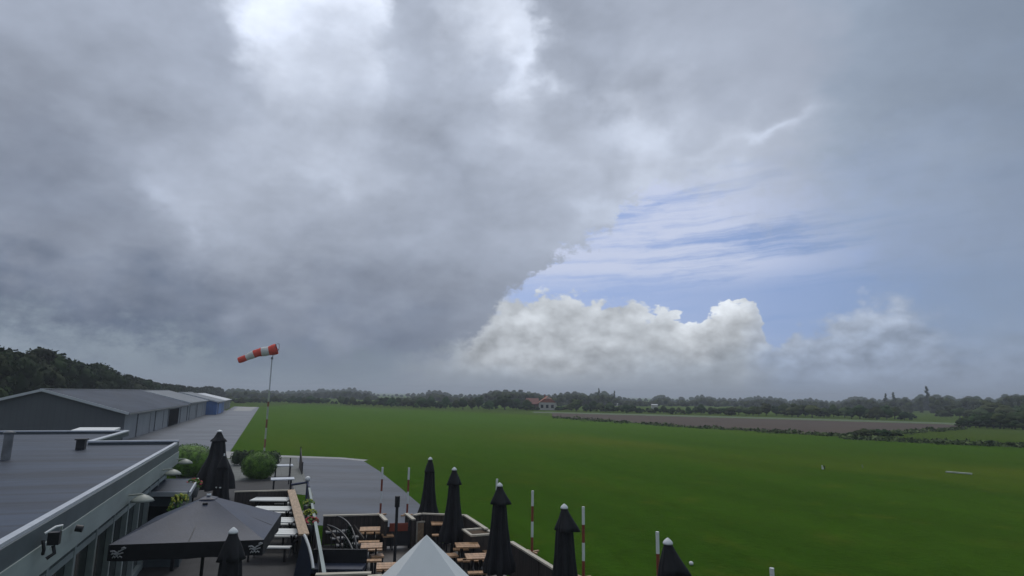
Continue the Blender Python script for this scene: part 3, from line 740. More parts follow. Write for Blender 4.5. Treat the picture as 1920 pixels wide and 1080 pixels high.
# ------------------------------------------------------------------ far house and sheds
hb = at(1027, 769); ho = thing('house', 'cream house with terracotta roof in front of the far treeline', 'house', (hb.x, hb.y, 0), 0)
W, Dp, ev_, rd = 6.4, 9.0, 2.7, 5.0
mb = MB(); vs = []
for y in (0, Dp): vs += [(-W/2, y, 0), (-W/2, y, ev_), (0, y, rd-.15), (W/2, y, ev_), (W/2, y, 0)]
mb.add(vs, [(0, 4, 3, 2, 1), (5, 6, 7, 8, 9), (0, 1, 6, 5), (4, 9, 8, 3)]); mb.build('wall', M['hwhite'], ho)
mb = MB()                                          # half-hipped roof seen from the gable
hx = 1.5
vs = [(-W/2-.3, -.35, ev_-.2), (W/2+.3, -.35, ev_-.2), (-hx, -.35, rd-1.0), (hx, -.35, rd-1.0), (0, 2.0, rd), (0, Dp, rd), (-W/2-.3, Dp, ev_-.2), (W/2+.3, Dp, ev_-.2)]
mb.add(vs, [(0, 2, 4, 5, 6), (1, 7, 5, 4, 3), (2, 3, 4)])
mb.add([(-W/2+.2, -.06, ev_+.05), (W/2-.2, -.06, ev_+.05), (hx, -.06, rd-1.05), (-hx, -.06, rd-1.05), (-W/2+.2, -.01, ev_+.05), (W/2-.2, -.01, ev_+.05), (hx, -.01, rd-1.05), (-hx, -.01, rd-1.05)], [(0, 1, 2, 3), (7, 6, 5, 4), (0, 4, 5, 1), (1, 5, 6, 2), (2, 6, 7, 3), (3, 7, 4, 0)])
rf = mb.build('roof', M['tiles'], ho); MB().box((-.9, 4, rd+.2), (.5, .5, 1.0)).build('chimney', M['tilesd'], rf)
for x in (-2.1, -.2, 1.7): 
    MB().box((x, -.03, 1.35), (.95, .08, 1.2)).build('window', M['glass'], ho)
mb = MB(); mb.box((-W/2-2.6, 4, 1.1), (5.2, 5, 2.2)); mb.build('side_wing_wall', M['brick'], ho)
mb = MB(); x0, x1 = -W/2-5.4, -W/2+.0
mb.add([(x0, 1.1, 2.1), (x1, 1.1, 2.1), (x1, 4, 4.2), (x0+.8, 4, 4.2), (x0, 6.9, 2.1), (x1, 6.9, 2.1)], [(0, 1, 2, 3), (4, 3, 2, 5), (0, 3, 4)]); mb.build('side_wing_roof', M['tilesd'], ho)
for x in (-5.0, -7.2): MB().box((x, 1.46, 1.2), (.9, .06, 1.0)).build('window', M['glass'], ho)
for px_, w_ in ((998, 1.6), (1008, 1.2), (1046, 1.5), (1052, 1.8)):
    b = at(px_, 769.5); far_tree(px_, b.y, 761, w_, 'garden bush at the foot of the red roofed house', 'bush', 'house garden bushes', far_round[4:], 'bush')
for px, py, w, h, lab in ((1228, 767.5, 2.6, 1.9, 'small white shed at the tree edge beyond the brown field'), (1155, 761.5, 2.2, 1.2, 'tiny pale shed roof in the bushes left of the white shed')):
    b = at(px, py); b = Vector((b.x*1.0, b.y, 0)); z0 = 0
    o = thing('shed', lab, 'shed', (b.x, b.y, 0)); MB().box((0, 1, h/2), (w, 2, h)).build('wall', M['hwhite'], o)
    mb = MB(); mb.add([(-w/2-.1, -.1, h), (w/2+.1, -.1, h), (w/2+.1, 1, h+.4), (-w/2-.1, 1, h+.4), (w/2+.1, 2.1, h), (-w/2-.1, 2.1, h)], [(0, 1, 2, 3), (3, 2, 4, 5)]); mb.build('roof', M['trim'], o)

# ------------------------------------------------------------------ windsock
wb = at(495, 852); ws = thing('windsock', 'red and white windsock blowing left on a banded pole by the grass', 'windsock', (wb.x, wb.y, 0))
H_ = 7.9; mb = MB()
bands = [(0, .55, 1), (.55, 1.25, 0), (1.25, 2.15, 1), (2.15, 2.85, 0), (2.85, 3.9, 1), (3.9, 4.3, 0), (4.3, 5.2, 1)]
for z0, z1, w in bands: mb.tube([(0, 0, z0), (0, 0, z1)], .075, 12, 0 if w else 1)
mb.tube([(0, 0, 5.2), (0, 0, H_)], [.06, .05], 10, 2)
mb.build('pole', [M['polewhite'], mat('faded red paint', (.20, .085, .04), .6, .2, 3), M['trim']], ws)
mo = atY(519, 654, wb.y)-ws.location; tl = atY(447, 675.5, wb.y-.6)-ws.location
mb = MB(); mb.tube([(0, 0, H_-.05), (0, 0, H_+.12)], .10, 10); mb.tube([(0, 0, H_), (0.02, 0, H_+.35), (mo.x+.05, mo.y, mo.z-.42)], .02, 6)
mb.tube([(0, 0, H_+.1), (mo.x, mo.y+.4, mo.z)], .018, 6)
ring = [(mo.x+.10*math.sin(a), mo.y+.46*math.cos(a), mo.z+.46*math.sin(a)) for a in np.linspace(0, 2*math.pi, 17)]
mb.tube(ring, .018, 6, cap=False)
mb.build('swivel_frame', M['pipe'], ws)
N = 26; mb = MB(); pts = []; rad = []
for i in range(N):
    f = i/(N-1); p = mo.lerp(tl, f); p.z += .10*math.sin(f*math.pi)-.04*math.sin(f*9); pts.append(p); rad.append((.45-.21*f)*(1+.05*math.sin(f*22)))
for b in range(5):
    i0, i1 = int(b*(N-1)/5), int((b+1)*(N-1)/5)
    mb.tube(pts[i0:i1+1], rad[i0:i1+1], 18, 0 if b % 2 == 0 else 1, cap=(b == 4))
mb.build('sock', [M['sockred'], M['sockwhite']], ws)

# ------------------------------------------------------------------ red and white marker poles
def marker(loc, label, h=2.0, first=[None]):
    if first[0] is None:
        o = thing('marker_pole', label, 'marker pole', loc, 0, 'red and white marker poles'); mb = MB()
        for i in range(4): mb.tube([(0, 0, i*.5), (0, 0, i*.5+.5)], .043, 12, 0 if i % 2 else 1)
        mb.build('pole', [M['white'], M['red']], o)
        mb = MB(); mb.box((0, 0, .03), (.55, .07, .05), .6); mb.box((0, 0, .031), (.07, .55, .045), .6); mb.build('foot', M['woodb'], o)
        first[0] = o; return o
    o = copy_tree(first[0], None, loc); o['label'] = label; return o
for px, py, lab in ((717.5, 876, 'marker pole at the left of the terrace gate, on the wet apron'), (767, 877, 'marker pole at the right of the terrace gate, on the apron corner'),
                    (932, 898, 'marker pole mostly hidden behind the third closed parasol'), (998.7, 920, 'free standing marker pole on the grass between third and fourth parasol'),
                    (1093.7, 950, 'marker pole on the grass just right of the fourth closed parasol'), (1232.5, 997, 'marker pole touching the nearest closed parasol on its left'),
                    (1447, 1065, 'marker pole tip just showing at the bottom frame edge')):
    p = at(px, py, 2.0); marker((p.x, p.y, 0), lab)

# ------------------------------------------------------------------ closed parasols
def closed_parasol(loc, label, h=2.8, lean=(0, 0), flap=1.0, seed=0, kind='closed_parasol', group='row of closed black parasols', r=.33, rz=0.0, capr=.085, stripe=False, big=False):
    o = thing(kind, label, 'parasol', loc, rz, group)
    ph = seed*1.7
    mb = MB(); mb.tube([(0, 0, .05), (0, 0, h-.06)], .028, 10); mb.build('pole', M['metal_b'], o)
    mb = MB(); mb.box((0, 0, .05), (.75, .75, .09), .4); mb.tube([(0, 0, .09), (0, 0, .42)], [.06, .05], 10); mb.build('base', M['metal_b'], o)
    z0 = h-.5
    prof, amp = [], []
    for i in range(14):
        f = i/13; z = h-.10-(h-.62)*f
        rr = np.interp(f, [0, .12, .2, .45, .75, .93, 1.0], [.07, .14, .17, .20, .27, r, r*.95])*(1+.03*math.sin(5*f+ph))
        if big: rr = np.interp(f, [0, .12, .2, .42, .62, .8, 1.0], [.10, .26, .30, .36, .58, .74, r])
        prof.append((rr, z)); amp.append(np.interp(f, [0, .2, 1], [.05, .12, .26]))
    mb = MB(); mb.lathe(prof, 48, 0, 8, amp, phase=ph, lean=lean); mb.build('canopy', M['canopy'], o)
    mb = MB(); mb.lathe([(.065, h-.055), (.10, h-.16), (.15, h-.28), (.20*flap, h-.44), (.225*flap, h-.53), (.17*flap, h-.53), (.11, h-.42)], 32, 0, 4, [.02, .04, .10, .18, .22, .2, .05], phase=ph+.8, lean=(lean[0]*14, lean[1]*2)); mb.build('vent_flap', M['canopy'], o)
    mb = MB(); mb.lathe([(.012, h+.035), (.03, h+.02), (capr*.7, h-.005), (capr, h-.04), (capr, h-.065), (.03, h-.07)], 18); mb.build('cap', M['cap'], o)
    if stripe:
        zz = h-.10-(h-.62)*.52
        mb = MB(); mb.tube([(.20*math.cos(a), .20*math.sin(a), zz) for a in np.linspace(-2.4, -1.2, 7)], .028, 6); mb.build('tie_strap', M['cap'], o)
    return o
for k, (px, py, lab, ln, fl) in enumerate(((807, 857, 'farthest of the closed black parasols along the terrace fence', (0, 0), .9), (852, 876, 'second closed black parasol from the far end of the terrace fence', (0, 0), 1.0),
        (937, 905, 'third closed black parasol, standing between two marker poles', (.005, 0), 1.1), (1058, 945, 'fourth closed black parasol, flap sagging right, left of a marker pole', (.012, 0), 1.1), (1252, 1009, 'nearest closed black parasol, at bottom frame edge right of centre', (.018, 0), 1.12))):
    p = at(px, py, 2.83); closed_parasol((p.x, p.y, 0), lab, 2.8, ln, fl, k+1, r=.37, rz=0)
p = at(412, 805, 3.3); p2 = atY(424, 850, 27.5)
closed_parasol((p.x, p.y, 0), 'tall closed parasol with pale strap rising beside the far clubhouse corner', 3.25, (0, 0), 1.55, 7, 'closed_parasol', 'large closed parasols by the clubhouse', r=.78, capr=.15, stripe=True, big=True)
p2 = atY(421, 852, 24.5)
closed_parasol((p2.x, p2.y, 0), 'closed parasol overlapping the tall one in front of its right side', p2.z, (0, 0), 1.0, 8, 'closed_parasol', 'large closed parasols by the clubhouse', r=.40, capr=.03, stripe=True)
p = at(438, 989, 2.75); closed_parasol((p.x, p.y, 0), 'closed parasol in front of the open dark parasol, cut by the bottom edge', 2.72, (0, 0), .95, 9, 'closed_parasol', None, r=.36)

# ------------------------------------------------------------------ open square parasol with printed valance
cp = (at(213, 1021, 2.25)+at(518, 1014, 2.25)+at(515, 960, 2.25)+at(258, 972, 2.25))/4
PA = SA*.62
cp = cp+UX*.05
op = thing('open_parasol', 'open square anthracite parasol with a printed black valance', 'parasol', (cp.x, cp.y, 0), PA)
hw, ze, za = 1.39, 2.25, 2.92
mb = MB(); n = 10
def can_z(x, y): 
    f = max(abs(x), abs(y))/hw; return ze+(za-ze)*(1-f)-.05*math.sin(f*math.pi)*(1-abs(abs(x)-abs(y))/hw)
for sx, sy in ((1, 0), (-1, 0), (0, 1), (0, -1)):
    vs, fs = [], []
    for i in range(n+1):
        f = .10+.90*i/n
        for j in range(n+1):
            g = -1+2*j/n
            a, b = f*hw, f*hw*g
            x, y = (sx*a, b) if sx else (b, sy*a)
            sag = .035*math.sin(math.pi*(j/n))*math.sin(f*2.9)
            vs.append((x, y, ze+(za-ze)*(1-f)-sag))
    for i in range(n):
        for j in range(n): 
            q4 = (i*(n+1)+j, i*(n+1)+j+1, (i+1)*(n+1)+j+1, (i+1)*(n+1)+j); fs.append(q4)
    mb.add(vs, fs, 0, True)
mb.build('canopy', M['canopy_g'], op)
mb = MB(); t_ = .30
for sx, sy in ((1, 0), (-1, 0), (0, 1), (0, -1)):
    vs = []; 
    for j in range(13):
        g = -1+2*j/12; wob = .015*math.sin(j*2.1)
        for z, o_ in ((ze, 0), (ze-t_+.012*math.cos(j*1.7), wob)):
            a = hw+o_; x, y = (sx*a, g*hw) if sx else (g*hw, sy*a); vs.append((x, y, z))
    mb.add(vs, [(2*j, 2*j+1, 2*j+3, 2*j+2) for j in range(12)], 0, True)
va = mb.build('valance', M['canopy'], op)
def emblem(cx, y):
    """two crossed wing strokes over a line of script, as printed on the valance"""
    mb = MB(); S = .30
    def st(p): mb.tube([(cx+a*S, y, ze-.15+b*S) for a, b in p], .014, 5)
    st([(-.40, .12), (-.2, .14), (0, .02), (.2, .16), (.45, .30)]); st([(.22, .28), (.34, .34), (.46, .28)])
    st([(-.34, -.06), (-.1, .0), (.1, -.06), (.34, .02)]); st([(-.25, -.28), (-.18, -.16), (-.1, -.28), (-.02, -.16), (.08, -.28), (.16, -.18), (.3, -.27)])
    st([(-.30, .02), (.05, -.14)]); st([(.10, .14), (-.08, -.12)])
    return mb.build('emblem', M['logo'], va)
emblem(-1.22, -hw-.022); emblem(1.24, -hw-.022)
mb = MB(); zc = ze+(za-ze)*.90
mb.add([(-.16, -.16, zc+.004), (.16, -.16, zc+.004), (.16, .16, zc+.004), (-.16, .16, zc+.004), (0, 0, za+.006)], [(0, 1, 4), (1, 2, 4), (2, 3, 4), (3, 0, 4), (3, 2, 1, 0)]); mb.lathe([(.02, za+.05), (.045, za+.035), (.045, za+.0)], 10, 1)
mb.build('top_vent', [M['canopy_g'], M['cap']], op)
MB().tube([(-.05, -.27, zc-.065), (.05, -.27, zc-.065)], .022, 8).build('vent_gap_shade', M['black'], op)  # black rod painted in as the shade of the vent gap
mb = MB(); mb.tube([(0, 0, .06), (0, 0, za+.05)], .035, 10)
for a in range(8):
    t = a*math.pi/4; k = hw*(1.41 if a % 2 else 1); mb.tube([(0, 0, za-.10), (.97*k*math.cos(t), .97*k*math.sin(t), ze+.005)], .012, 5)
mb.build('pole', M['metal_b'], op)
MB().box((0, 0, .05), (.9, .9, .1)).build('base', M['metal_b'], op)

# ------------------------------------------------------------------ white pyramid tent close to the camera
ta = atY(800, 1002.5, 9.6)
tent = thing('white_tent', 'peak of a white pyramid tent poking into the bottom frame edge', 'tent', (ta.x, ta.y, 0), 8*D2R)
tz = ta.z; hb_, drop = 1.7, 1.75
mb = MB(); ns = 8
prof = [(0, 0), (.25, .27), (.5, .54), (.75, .78), (1, 1.0)]
ring = []
for f, dz in prof[1:]:
    ring.append([(sx*hb_*f, sy*hb_*f, tz-drop*dz) for sx, sy in ((-1, -1), (1, -1), (1, 1), (-1, 1))])
vs = [(0, 0, tz)]+[p for r_ in ring for p in r_]
fs = [(0, 1+i, 1+(i+1) % 4) for i in range(4)]
for k in range(len(ring)-1):
    for i in range(4): fs.append((1+4*k+i, 1+4*(k+1)+i, 1+4*(k+1)+(i+1) % 4, 1+4*k+(i+1) % 4))
mb.add(vs, fs); mb.build('roof', M['tent'], tent)
mb = MB()
for sx, sy, lx, ly in ((0, -1, 2*hb_, .02), (0, 1, 2*hb_, .02), (1, 0, .02, 2*hb_), (-1, 0, .02, 2*hb_)): mb.box((sx*(hb_+.011), sy*(hb_+.011), tz-drop-.12), (lx, ly, .26))
mb.build('valance', M['tent'], tent)
for sx, sy in ((1, 1), (1, -1), (-1, 1), (-1, -1)): MB().tube([(sx*(hb_-.04), sy*(hb_-.04), 0), (sx*(hb_-.04), sy*(hb_-.04), tz-drop)], .025, 8).build('leg', M['metal_b'], tent)

# ------------------------------------------------------------------ terrace: floor, fences, gate
F1, F2 = at(1031, 1062, 1.0), at(872, 965, 1.0)
fd = (F1-F2).normalized(); FN = F1+fd*9.0; fn = Vector((fd.y, -fd.x, 0))
C1 = at(790, 962, 1.0); N1, N2 = at(606, 966, 1.0), at(713, 963.5, 1.0)
g2 = at(775, 966, 1.0)
def flat(p, z=0): return Vector((p[0], p[1], z))
lb = at(603, 1075, 1.0)
sheet('terrace_floor', [flat(F1+fd*9), flat(F1), flat(F2), flat(C1), flat(g2), flat(N2), flat(N1), flat(N1-UY*14.0), flat(N1-UY*14+UX*2)], .02, M['terr'], rz=SA)
def fence_run(a, b, label, h=1.0, railm='woodl', panelm='fence', name='terrace_fence', railw=.13, group='low timber fences round the terrace'):
    a, b = flat(a), flat(b); L = (b-a).length; rz = math.atan2(b.y-a.y, b.x-a.x)-math.pi/2
    o = thing(name, label, 'fence', a, rz, group)
    MB().box((0, L/2, (h-.05)/2+.02), (.035, L-.1, h-.09)).build('panel', M[panelm], o)
    MB().box((0, L/2, h-.02), (railw, L, .045)).build('top_rail', M[railm], o)
    n = max(2, int(L/1.8)+1)
    for i in range(n): MB().box((0, .06+(L-.12)*i/(n-1), (h-.06)/2), (.09, .09, h-.06)).build('post', M['fence'], o)
    return o
fA, fB = at(912, 991, 1.0), at(962, 1017, 1.0)
fence_run(F2, fA, 'pale railed fence length beside the second closed parasol')
fence_run(fB-fd*.15, FN, 'pale railed fence length running from the third parasol to the bottom edge')
fence_run(C1-(C1-F2)*.02, F2, 'fence length at the terrace corner behind the farthest parasol')
fence_run(N1, N2, 'dark fence with pale rail along the near edge of the wet apron')
fence_run(N2, at(724, 975, 1.0), 'short return fence left of the terrace gate')
fence_run(at(762, 962, 1.0), at(776, 973, 1.0), 'short return fence right of the terrace gate')
gp, gq = at(724, 974, .95), at(770, 973, .95)
fence_run(at(776, 965, 1.0), C1, 'short rail fence between terrace gate and farthest parasol')
# gate with a dark red panel
rz = math.atan2(gq.y-gp.y, gq.x-gp.x); Lg = (gq-gp).length
gt = thing('terrace_gate', 'dark terrace gate with a dull red panel facing the apron', 'gate', flat(gp), rz)
MB().box((Lg/2, 0, .40), (Lg-.1, .04, .62)).build('gate_leaf', M['metal_b'], gt)
MB().box((Lg/2+.02, -.03, .70), (.62, .025, .26)).build('red_panel', M['red'], gt)
for x_ in (.03, Lg-.03): MB().box((x_, 0, .47), (.07, .07, .94)).build('gate_post', M['metal_b'], gt)
# planter between the two long fence lengths
pc = at(897, 993, 1.0)
pl = thing('timber_planter', 'brown timber planter box with pale rim between second and third parasol', 'planter', flat(pc), SA)
MB().box((0, 0, .45), (.72, .9, .88)).build('box', M['fence'], pl)
mb = MB(); mb.box((0, -.42, .93), (.8, .12, .05)); mb.box((0, .42, .93), (.8, .12, .05)); mb.box((-.36, 0, .931), (.1, .72, .045)); mb.box((.36, 0, .931), (.1, .72, .045)); mb.build('rim', M['woodl'], pl)
MB().box((0, 0, .90), (.6, .7, .02)).build('soil', M['soil'], pl)
# upright timber box near the gate
pc = at(778, 1017); pl = thing('timber_bin', 'upright tan timber box on the terrace near the gate', 'box', pc, SA)
MB().box((0, 0, .36), (.48, .48, .70)).build('box', M['wood'], pl)
mb = MB(); mb.box((-.01, -.26, .36), (.05, .03, .70)); mb.box((0, 0, .73), (.54, .54, .04)); mb.build('corner_trim', M['woodl'], pl)
mb = MB()
for i in range(5): mb.ball((-.2+.1*i, .05*((i % 2)*2-1), .80), .06, 0, 8, 6)
mb.build('pebbles', M['wplastic'], pl)

# black bollard lamp
pb = at(739, 1068); lp = thing('lamp_post', 'slim black lamp post standing on the terrace left of the white tent', 'lamp post', pb)
hh = atY(745, 930, pb.y).z
MB().tube([(0, 0, 0), (0, 0, hh-.32)], .045, 10).build('post', M['metal_b'], lp); MB().tube([(0, 0, hh-.32), (0, 0, hh)], .075, 12).build('lamp_head', M['black'], lp)

# ------------------------------------------------------------------ tables
def picnic(loc, label, rz, w, topm, group, d=.72, bench=True, h=.75, legm='metal_b'):
    o = thing('picnic_table', label, 'table', loc, rz, group)
    mb = MB()
    for i in range(3): mb.box((0, (i-1)*d/3, h-.02), (w, d/3-.025, .04))
    mb.build('tabletop', M[topm], o)
    if bench:
        for sy in (-1, 1):
            mb = MB(); mb.box((0, sy*(d/2+.32), .44), (w, .24, .04)); mb.build('bench', M[topm], o)
    for sx in (-1, 1):
        mb = MB(); x = sx*(w/2-.18)
        mb.beam((x, -.30, .0), (x, .22, h-.05), .05, .05); mb.beam((x, .30, .0), (x, -.22, h-.05), .05, .05)
        if bench: mb.beam((x+.03, -d/2-.4, .40), (x+.03, d/2+.4, .40), .045, .05); mb.beam((x, -d/2-.32, 0), (x, -d/2-.32, .40), .05, .05); mb.beam((x, d/2+.32, 0), (x, d/2+.32, .40), .05, .05)
        mb.build('leg', M[legm], o)
    return o
ords = ['farthest', 'second farthest', 'third farthest', 'nearest']
for k, (px0, px1, py) in enumerate(((474, 545, 935), (474, 549, 952.5), (519, 556, 974), (519, 561, 996))):
    a, b = at(474, py, .75), at(px1, py, .75); c = (a+b)/2
    picnic(flat(c), ords[k]+' of the four white plank tables in the fenced garden', math.atan2(b.y-a.y, b.x-a.x)*.5, (b-a).length, 'wboard', 'white plank tables', d=.86)
# wooden tables on the terrace
for px, py, w, lab in ((694, 991, .66, 'brown timber table on the terrace near the apron fence'), (697, 1022, .62, 'brown timber table left of the black lamp post'),
                       (726, 1060, .55, 'brown timber table at the foot of the black lamp post'), (876, 1021, .7, 'brown timber table between white tent and third parasol'), (822, 980, .5, 'brown timber table behind the white tent peak'), (893, 1042, .6, 'brown timber table nearest to the third parasol')):
    c = at(px, py, .74); picnic(flat(c, .02), lab, SA*.5, w, 'woodb', 'brown timber tables on the terrace', d=.62, h=.72)

def stool(px, py, h, lab, m='woodb'):
    p = at(px, py, h+.02); o = thing('stool', lab, 'stool', flat(p, .02), SA, 'timber stools on the terrace')
    MB().box((0, 0, h-.02), (.36, .36, .05)).build('seat', M[m], o)
    for sx in (-1, 1):
        for sy in (-1, 1): MB().box((sx*.14, sy*.14, (h-.045)/2), (.04, .04, h-.045)).build('leg', M['metal_b'], o)
for px, py, h, lab in ((727, 1003, .46, 'tan stool right of the table near the apron fence'), (707, 1041, .46, 'tan stool between the table left of the lamp post and the next table'), (716, 1000, .30, 'low dark topped stool beside the black lamp post'),
                       (846, 1040, .46, 'tan stool right of the white tent peak'), (918, 1034, .46, 'tan stool at the foot of the third parasol'), (843, 1008, .40, 'small stool between white tent and second parasol')):
    stool(px, py, h, lab, 'pipe' if h < .35 else 'woodb')
# ------------------------------------------------------------------ garden fence with timber rail, path and flowers
b1, b2 = at(570, 1001, 1.0), at(546, 918, 1.0)
fence_run(b1, b2, 'tan timber fence rail leading away on the right of the white tables', 1.0, 'wood', 'fence', railw=.30, group=None)
bk = at(440, 921, 1.0); fence_run(b2-UX*.1, bk, 'pale timber fence rail behind the white tables', 1.0, 'woodl', 'fence', railw=.10, group=None)
w0, w1 = at(604, 1078, 1.0), at(580, 912, 1.0)
wp0, wp1 = at(586, 1080, .0), at(566, 906, .0)
sheet('garden_path', [flat(b1)+UX*.25-UY*6, flat(b1)+UX*.25, flat(b2)+UX*.25, flat(w1), flat(w0), flat(w0)-UY*3], .024, M['pave'], rz=SA)
fence_run(w0-UY*2, w1, 'long low pale edged wall between garden path and terrace', .95, 'fasc_l', 'pipe', railw=.09, group=None)
# planters with flowers along the wall
def flowers(loc, label, cols, r=.22, n=46, z=.9, pot=True):
    o = thing('flower_pot', label, 'flower pot', loc, 0, 'flower pots')
    if pot: MB().lathe([(.17, z-.06), (.18, z-.10), (.12, z-.42), (.02, z-.42)], 14).build('pot', M['pipe'], o); MB().beam((0, 0, 0), (0, 0, z-.42), .05, .05).build('stand', M['metal_b'], o)
    mb = MB(); mb.leaves((0, 0, z), r, 70, .05, 0, (1, 1, .7)); mb.build('leaves', M['green'], o)
    mb = MB()
    for i in range(n):
        d = RNG.normal(size=3); d /= np.linalg.norm(d); d[2] = abs(d[2])
        mb.ball((d[0]*r, d[1]*r, z+d[2]*r*.7), .026+.016*RNG.random(), i % len(cols), 6, 4)
    mb.build('blossom', [M[c] for c in cols], o); return o
def wall_pt(px, py, z): return at(px, py, z)
for px, py, lab, cols in ((584, 942, 'pot of yellow flowers farthest along the path wall', ['yellow', 'green']), (588, 961, 'pot of yellow and green flowers in the middle of the path wall', ['yellow', 'yellow', 'green']), (591, 976, 'pot of red flowers on the path wall', ['redfl'])):
    p = at(px, py, .95); flowers((p.x-.12, p.y, 0), lab, cols)
for px, py, lab, cols in ((337, 938, 'yellow flowers beside the grey bar shed', ['yellow']), (364, 908, 'red flowers behind the grey bar shed', ['redfl', 'green']), (333, 953, 'low greenish yellow flowers at the bar shed corner', ['yellow', 'green'])):
    p = atY(px, py, at(352, 923, 2.15).y+(-.35 if px < 350 else 2.2)); flowers(flat(p), lab, cols, .24, z=p.z)

# bar shed against the clubhouse
s4 = [at(246, 923, 2.15), at(352, 923, 2.15), at(370, 897, 2.15), at(268, 897, 2.15)]
cc = sum(s4, Vector())/4; sh = thing('bar_shed', 'grey flat roofed bar shed with bright front edge against the clubhouse', 'shed', flat(cc))
l4 = [(p.x-cc.x, p.y-cc.y) for p in s4]
MB().prism(l4, 2.05, 2.14).build('roof', M['roofm'], sh)
MB().prism([(x*.95, y*.95) for x, y in l4], 0, 2.048).build('wall', M['fasc_d'], sh)
a, b = Vector((l4[0][0], l4[0][1]-.03, 2.10)), Vector((l4[1][0], l4[1][1]-.03, 2.10)); c = Vector((l4[2][0]+.03, l4[2][1], 2.10))
mb = MB(); mb.beam(a, b, .05, .13); mb.beam(b+Vector((.05, .05, 0)), c, .05, .13); mb.build('roof_edge', M['coping'], sh)
fr = (Vector((l4[0][0], l4[0][1], 1.25))*.95+Vector((l4[1][0], l4[1][1], 1.25))*.95)/2
MB().box((fr.x, l4[0][1]*.95-.02, 1.2), (1.2, .04, 1.1)).build('hatch', M['glass'], sh)

# clipped round bushes, hedge
def bush(loc, r, label, m='leaf_bush', name='round_bush', sc=(1, 1, .85), n=2600, cat='bush', group=None):
    o = thing(name, label, cat, loc, 0, group)
    mb = MB(); mb.ball((0, 0, r*sc[2]*.92), r*.95, 0, 24, 16, sc); mb.leaves((0, 0, r*sc[2]*.92), r, n*2, .034, 0, sc, RNG, .90); mb.build('foliage', M[m], o)
    MB().tube([(0, 0, -.02), (0, 0, r*.5)], .06, 8).build('stem', M['bark'], o); return o
p = at(484, 897); bush(p, .96, 'clipped round green bush right of the tall closed parasol')
p = at(352, 893); bush(p, 1.25, 'clipped round green bush between clubhouse corner and tall closed parasol', sc=(1.25, 1, .78))
def hedge(a, b, h, d, label):
    a, b = flat(a), flat(b); L = (b-a).length; rz = math.atan2(b.y-a.y, b.x-a.x)
    mb = MB(); n = max(2, int(L/.5))
    for i in range(n):
        c = (L*(i+.5)/n, RNG.normal()*.05, h*.5); mb.ball(c, .42, 0, 10, 7, (.8, d, h*1.08)); mb.leaves(c, .48, 260, .06, 0, (.9, d, h*1.08), RNG, .8)
    return tag(mb.build('hedge', M['leaf_hedge'], None, a, rz), label, 'hedge')
hedge(at(436, 872), at(520, 874), 1.0, .9, 'dark clipped hedge behind the round bush, along the concrete strip')
hedge(at(330, 876), at(392, 874), 1.0, .9, 'dark hedge behind the left round bush at the clubhouse corner')
# grey slab tables and thin posts right of the bush
for px, py, lab in ((531, 872, 'far grey slab table between round bush and dark mesh screen'), (530, 897, 'near grey slab table between round bush and dark mesh screen')):
    p = at(px, py, .7); o = thing('slab_table', lab, 'table', flat(p), SA, 'grey slab tables')
    MB().box((0, 0, .68), (1.15, .85, .05)).build('tabletop', M['coping'], o)
    for sx in (-1, 1): MB().box((sx*.42, 0, .33), (.08, .6, .65)).build('leg', M['metal_b'], o)
for px, pt, pb_, lab in ((541, 858, 908, 'thin dark post between the slab tables and the mesh screen'), ):
    p = at(px, pb_); h = atY(px, pt, p.y).z; tag(MB().tube([(0, 0, 0), (0, 0, h)], .035, 8).build('post', M['metal_b'], None, p), lab, 'post')
# dark mesh screen at the fence corner, with globe lamp
a, b = at(566, 893), at(580, 907); o = thing('mesh_screen', 'tapering dark mesh screen at the apron corner of the garden', 'screen', flat(at(562, 880)), SA)
mb = MB(); mb.add([(0, .9, 0), (0, -2.6, 0), (0, -2.6, .5), (0, .9, 1.35), (.04, .9, 0), (.04, -2.6, 0), (.04, -2.6, .5), (.04, .9, 1.35)], [(0, 1, 2, 3), (7, 6, 5, 4), (0, 4, 5, 1), (1, 5, 6, 2), (2, 6, 7, 3), (3, 7, 4, 0)]); mb.build('mesh_panel', M['fence'], o)
mb = MB(); mb.tube([(.02, .9, 0), (.02, .9, 1.42)], .035, 8); mb.tube([(.02, -2.6, 0), (.02, -2.6, .75)], .035, 8); mb.build('post', M['metal_b'], o)
p = at(577, 898, 1.05); o = thing('globe_lamp', 'white globe lamp on a dark post at the wall end by the apron', 'lamp', flat(p))
MB().ball((0, 0, 1.05), .13).build('globe', M['white'], o); mb = MB(); mb.tube([(0, 0, 0), (0, 0, .94)], .05, 8); mb.tube([(-.7, -.2, .80), (0, 0, .9), (.25, -.5, .72)], .06, 8); mb.build('post', mat('dark blue paint', (.03, .04, .085), .5), o)

# stair rails and black metal work on the terrace
def arc(pts, n=16):
    pts = [np.array(p) for p in pts]; out = []
    for i in range(n+1):
        t = i/n; q = pts
        while len(q) > 1: q = [q[k]*(1-t)+q[k+1]*t for k in range(len(q)-1)]
        out.append(tuple(q[0]))
    return out
base = at(640, 1040)
st = thing('stair_railing', 'pair of curved black metal handrails beside the terrace steps', 'railing', base, SA)
def lp_(px, py, Y): 
    q = atY(px, py, Y)-base; R = Matrix.Rotation(-SA, 3, 'Z'); return tuple(R @ q)
for pts in (((632, 968, 20.6), (660, 975, 20.2), (668, 1005, 19.4), (670, 1040, 19.0)), ((614, 985, 20.2), (640, 990, 19.8), (655, 1010, 19.2), (664, 1040, 18.6))):
    c = arc([lp_(*q) for q in pts]); mb = MB(); mb.tube(c, .028, 8)
    for q in c[2::2]: mb.tube([q, (q[0], q[1], .0)], .014, 6)
    mb.build('handrail', M['metal_b'], st)
for k in range(4):
    q = at(633+k*9, 1000+k*9, .5); s_ = None
so = thing('timber_steps', 'grey weathered timber steps between the curved handrails', 'steps', at(632, 1036), SA)
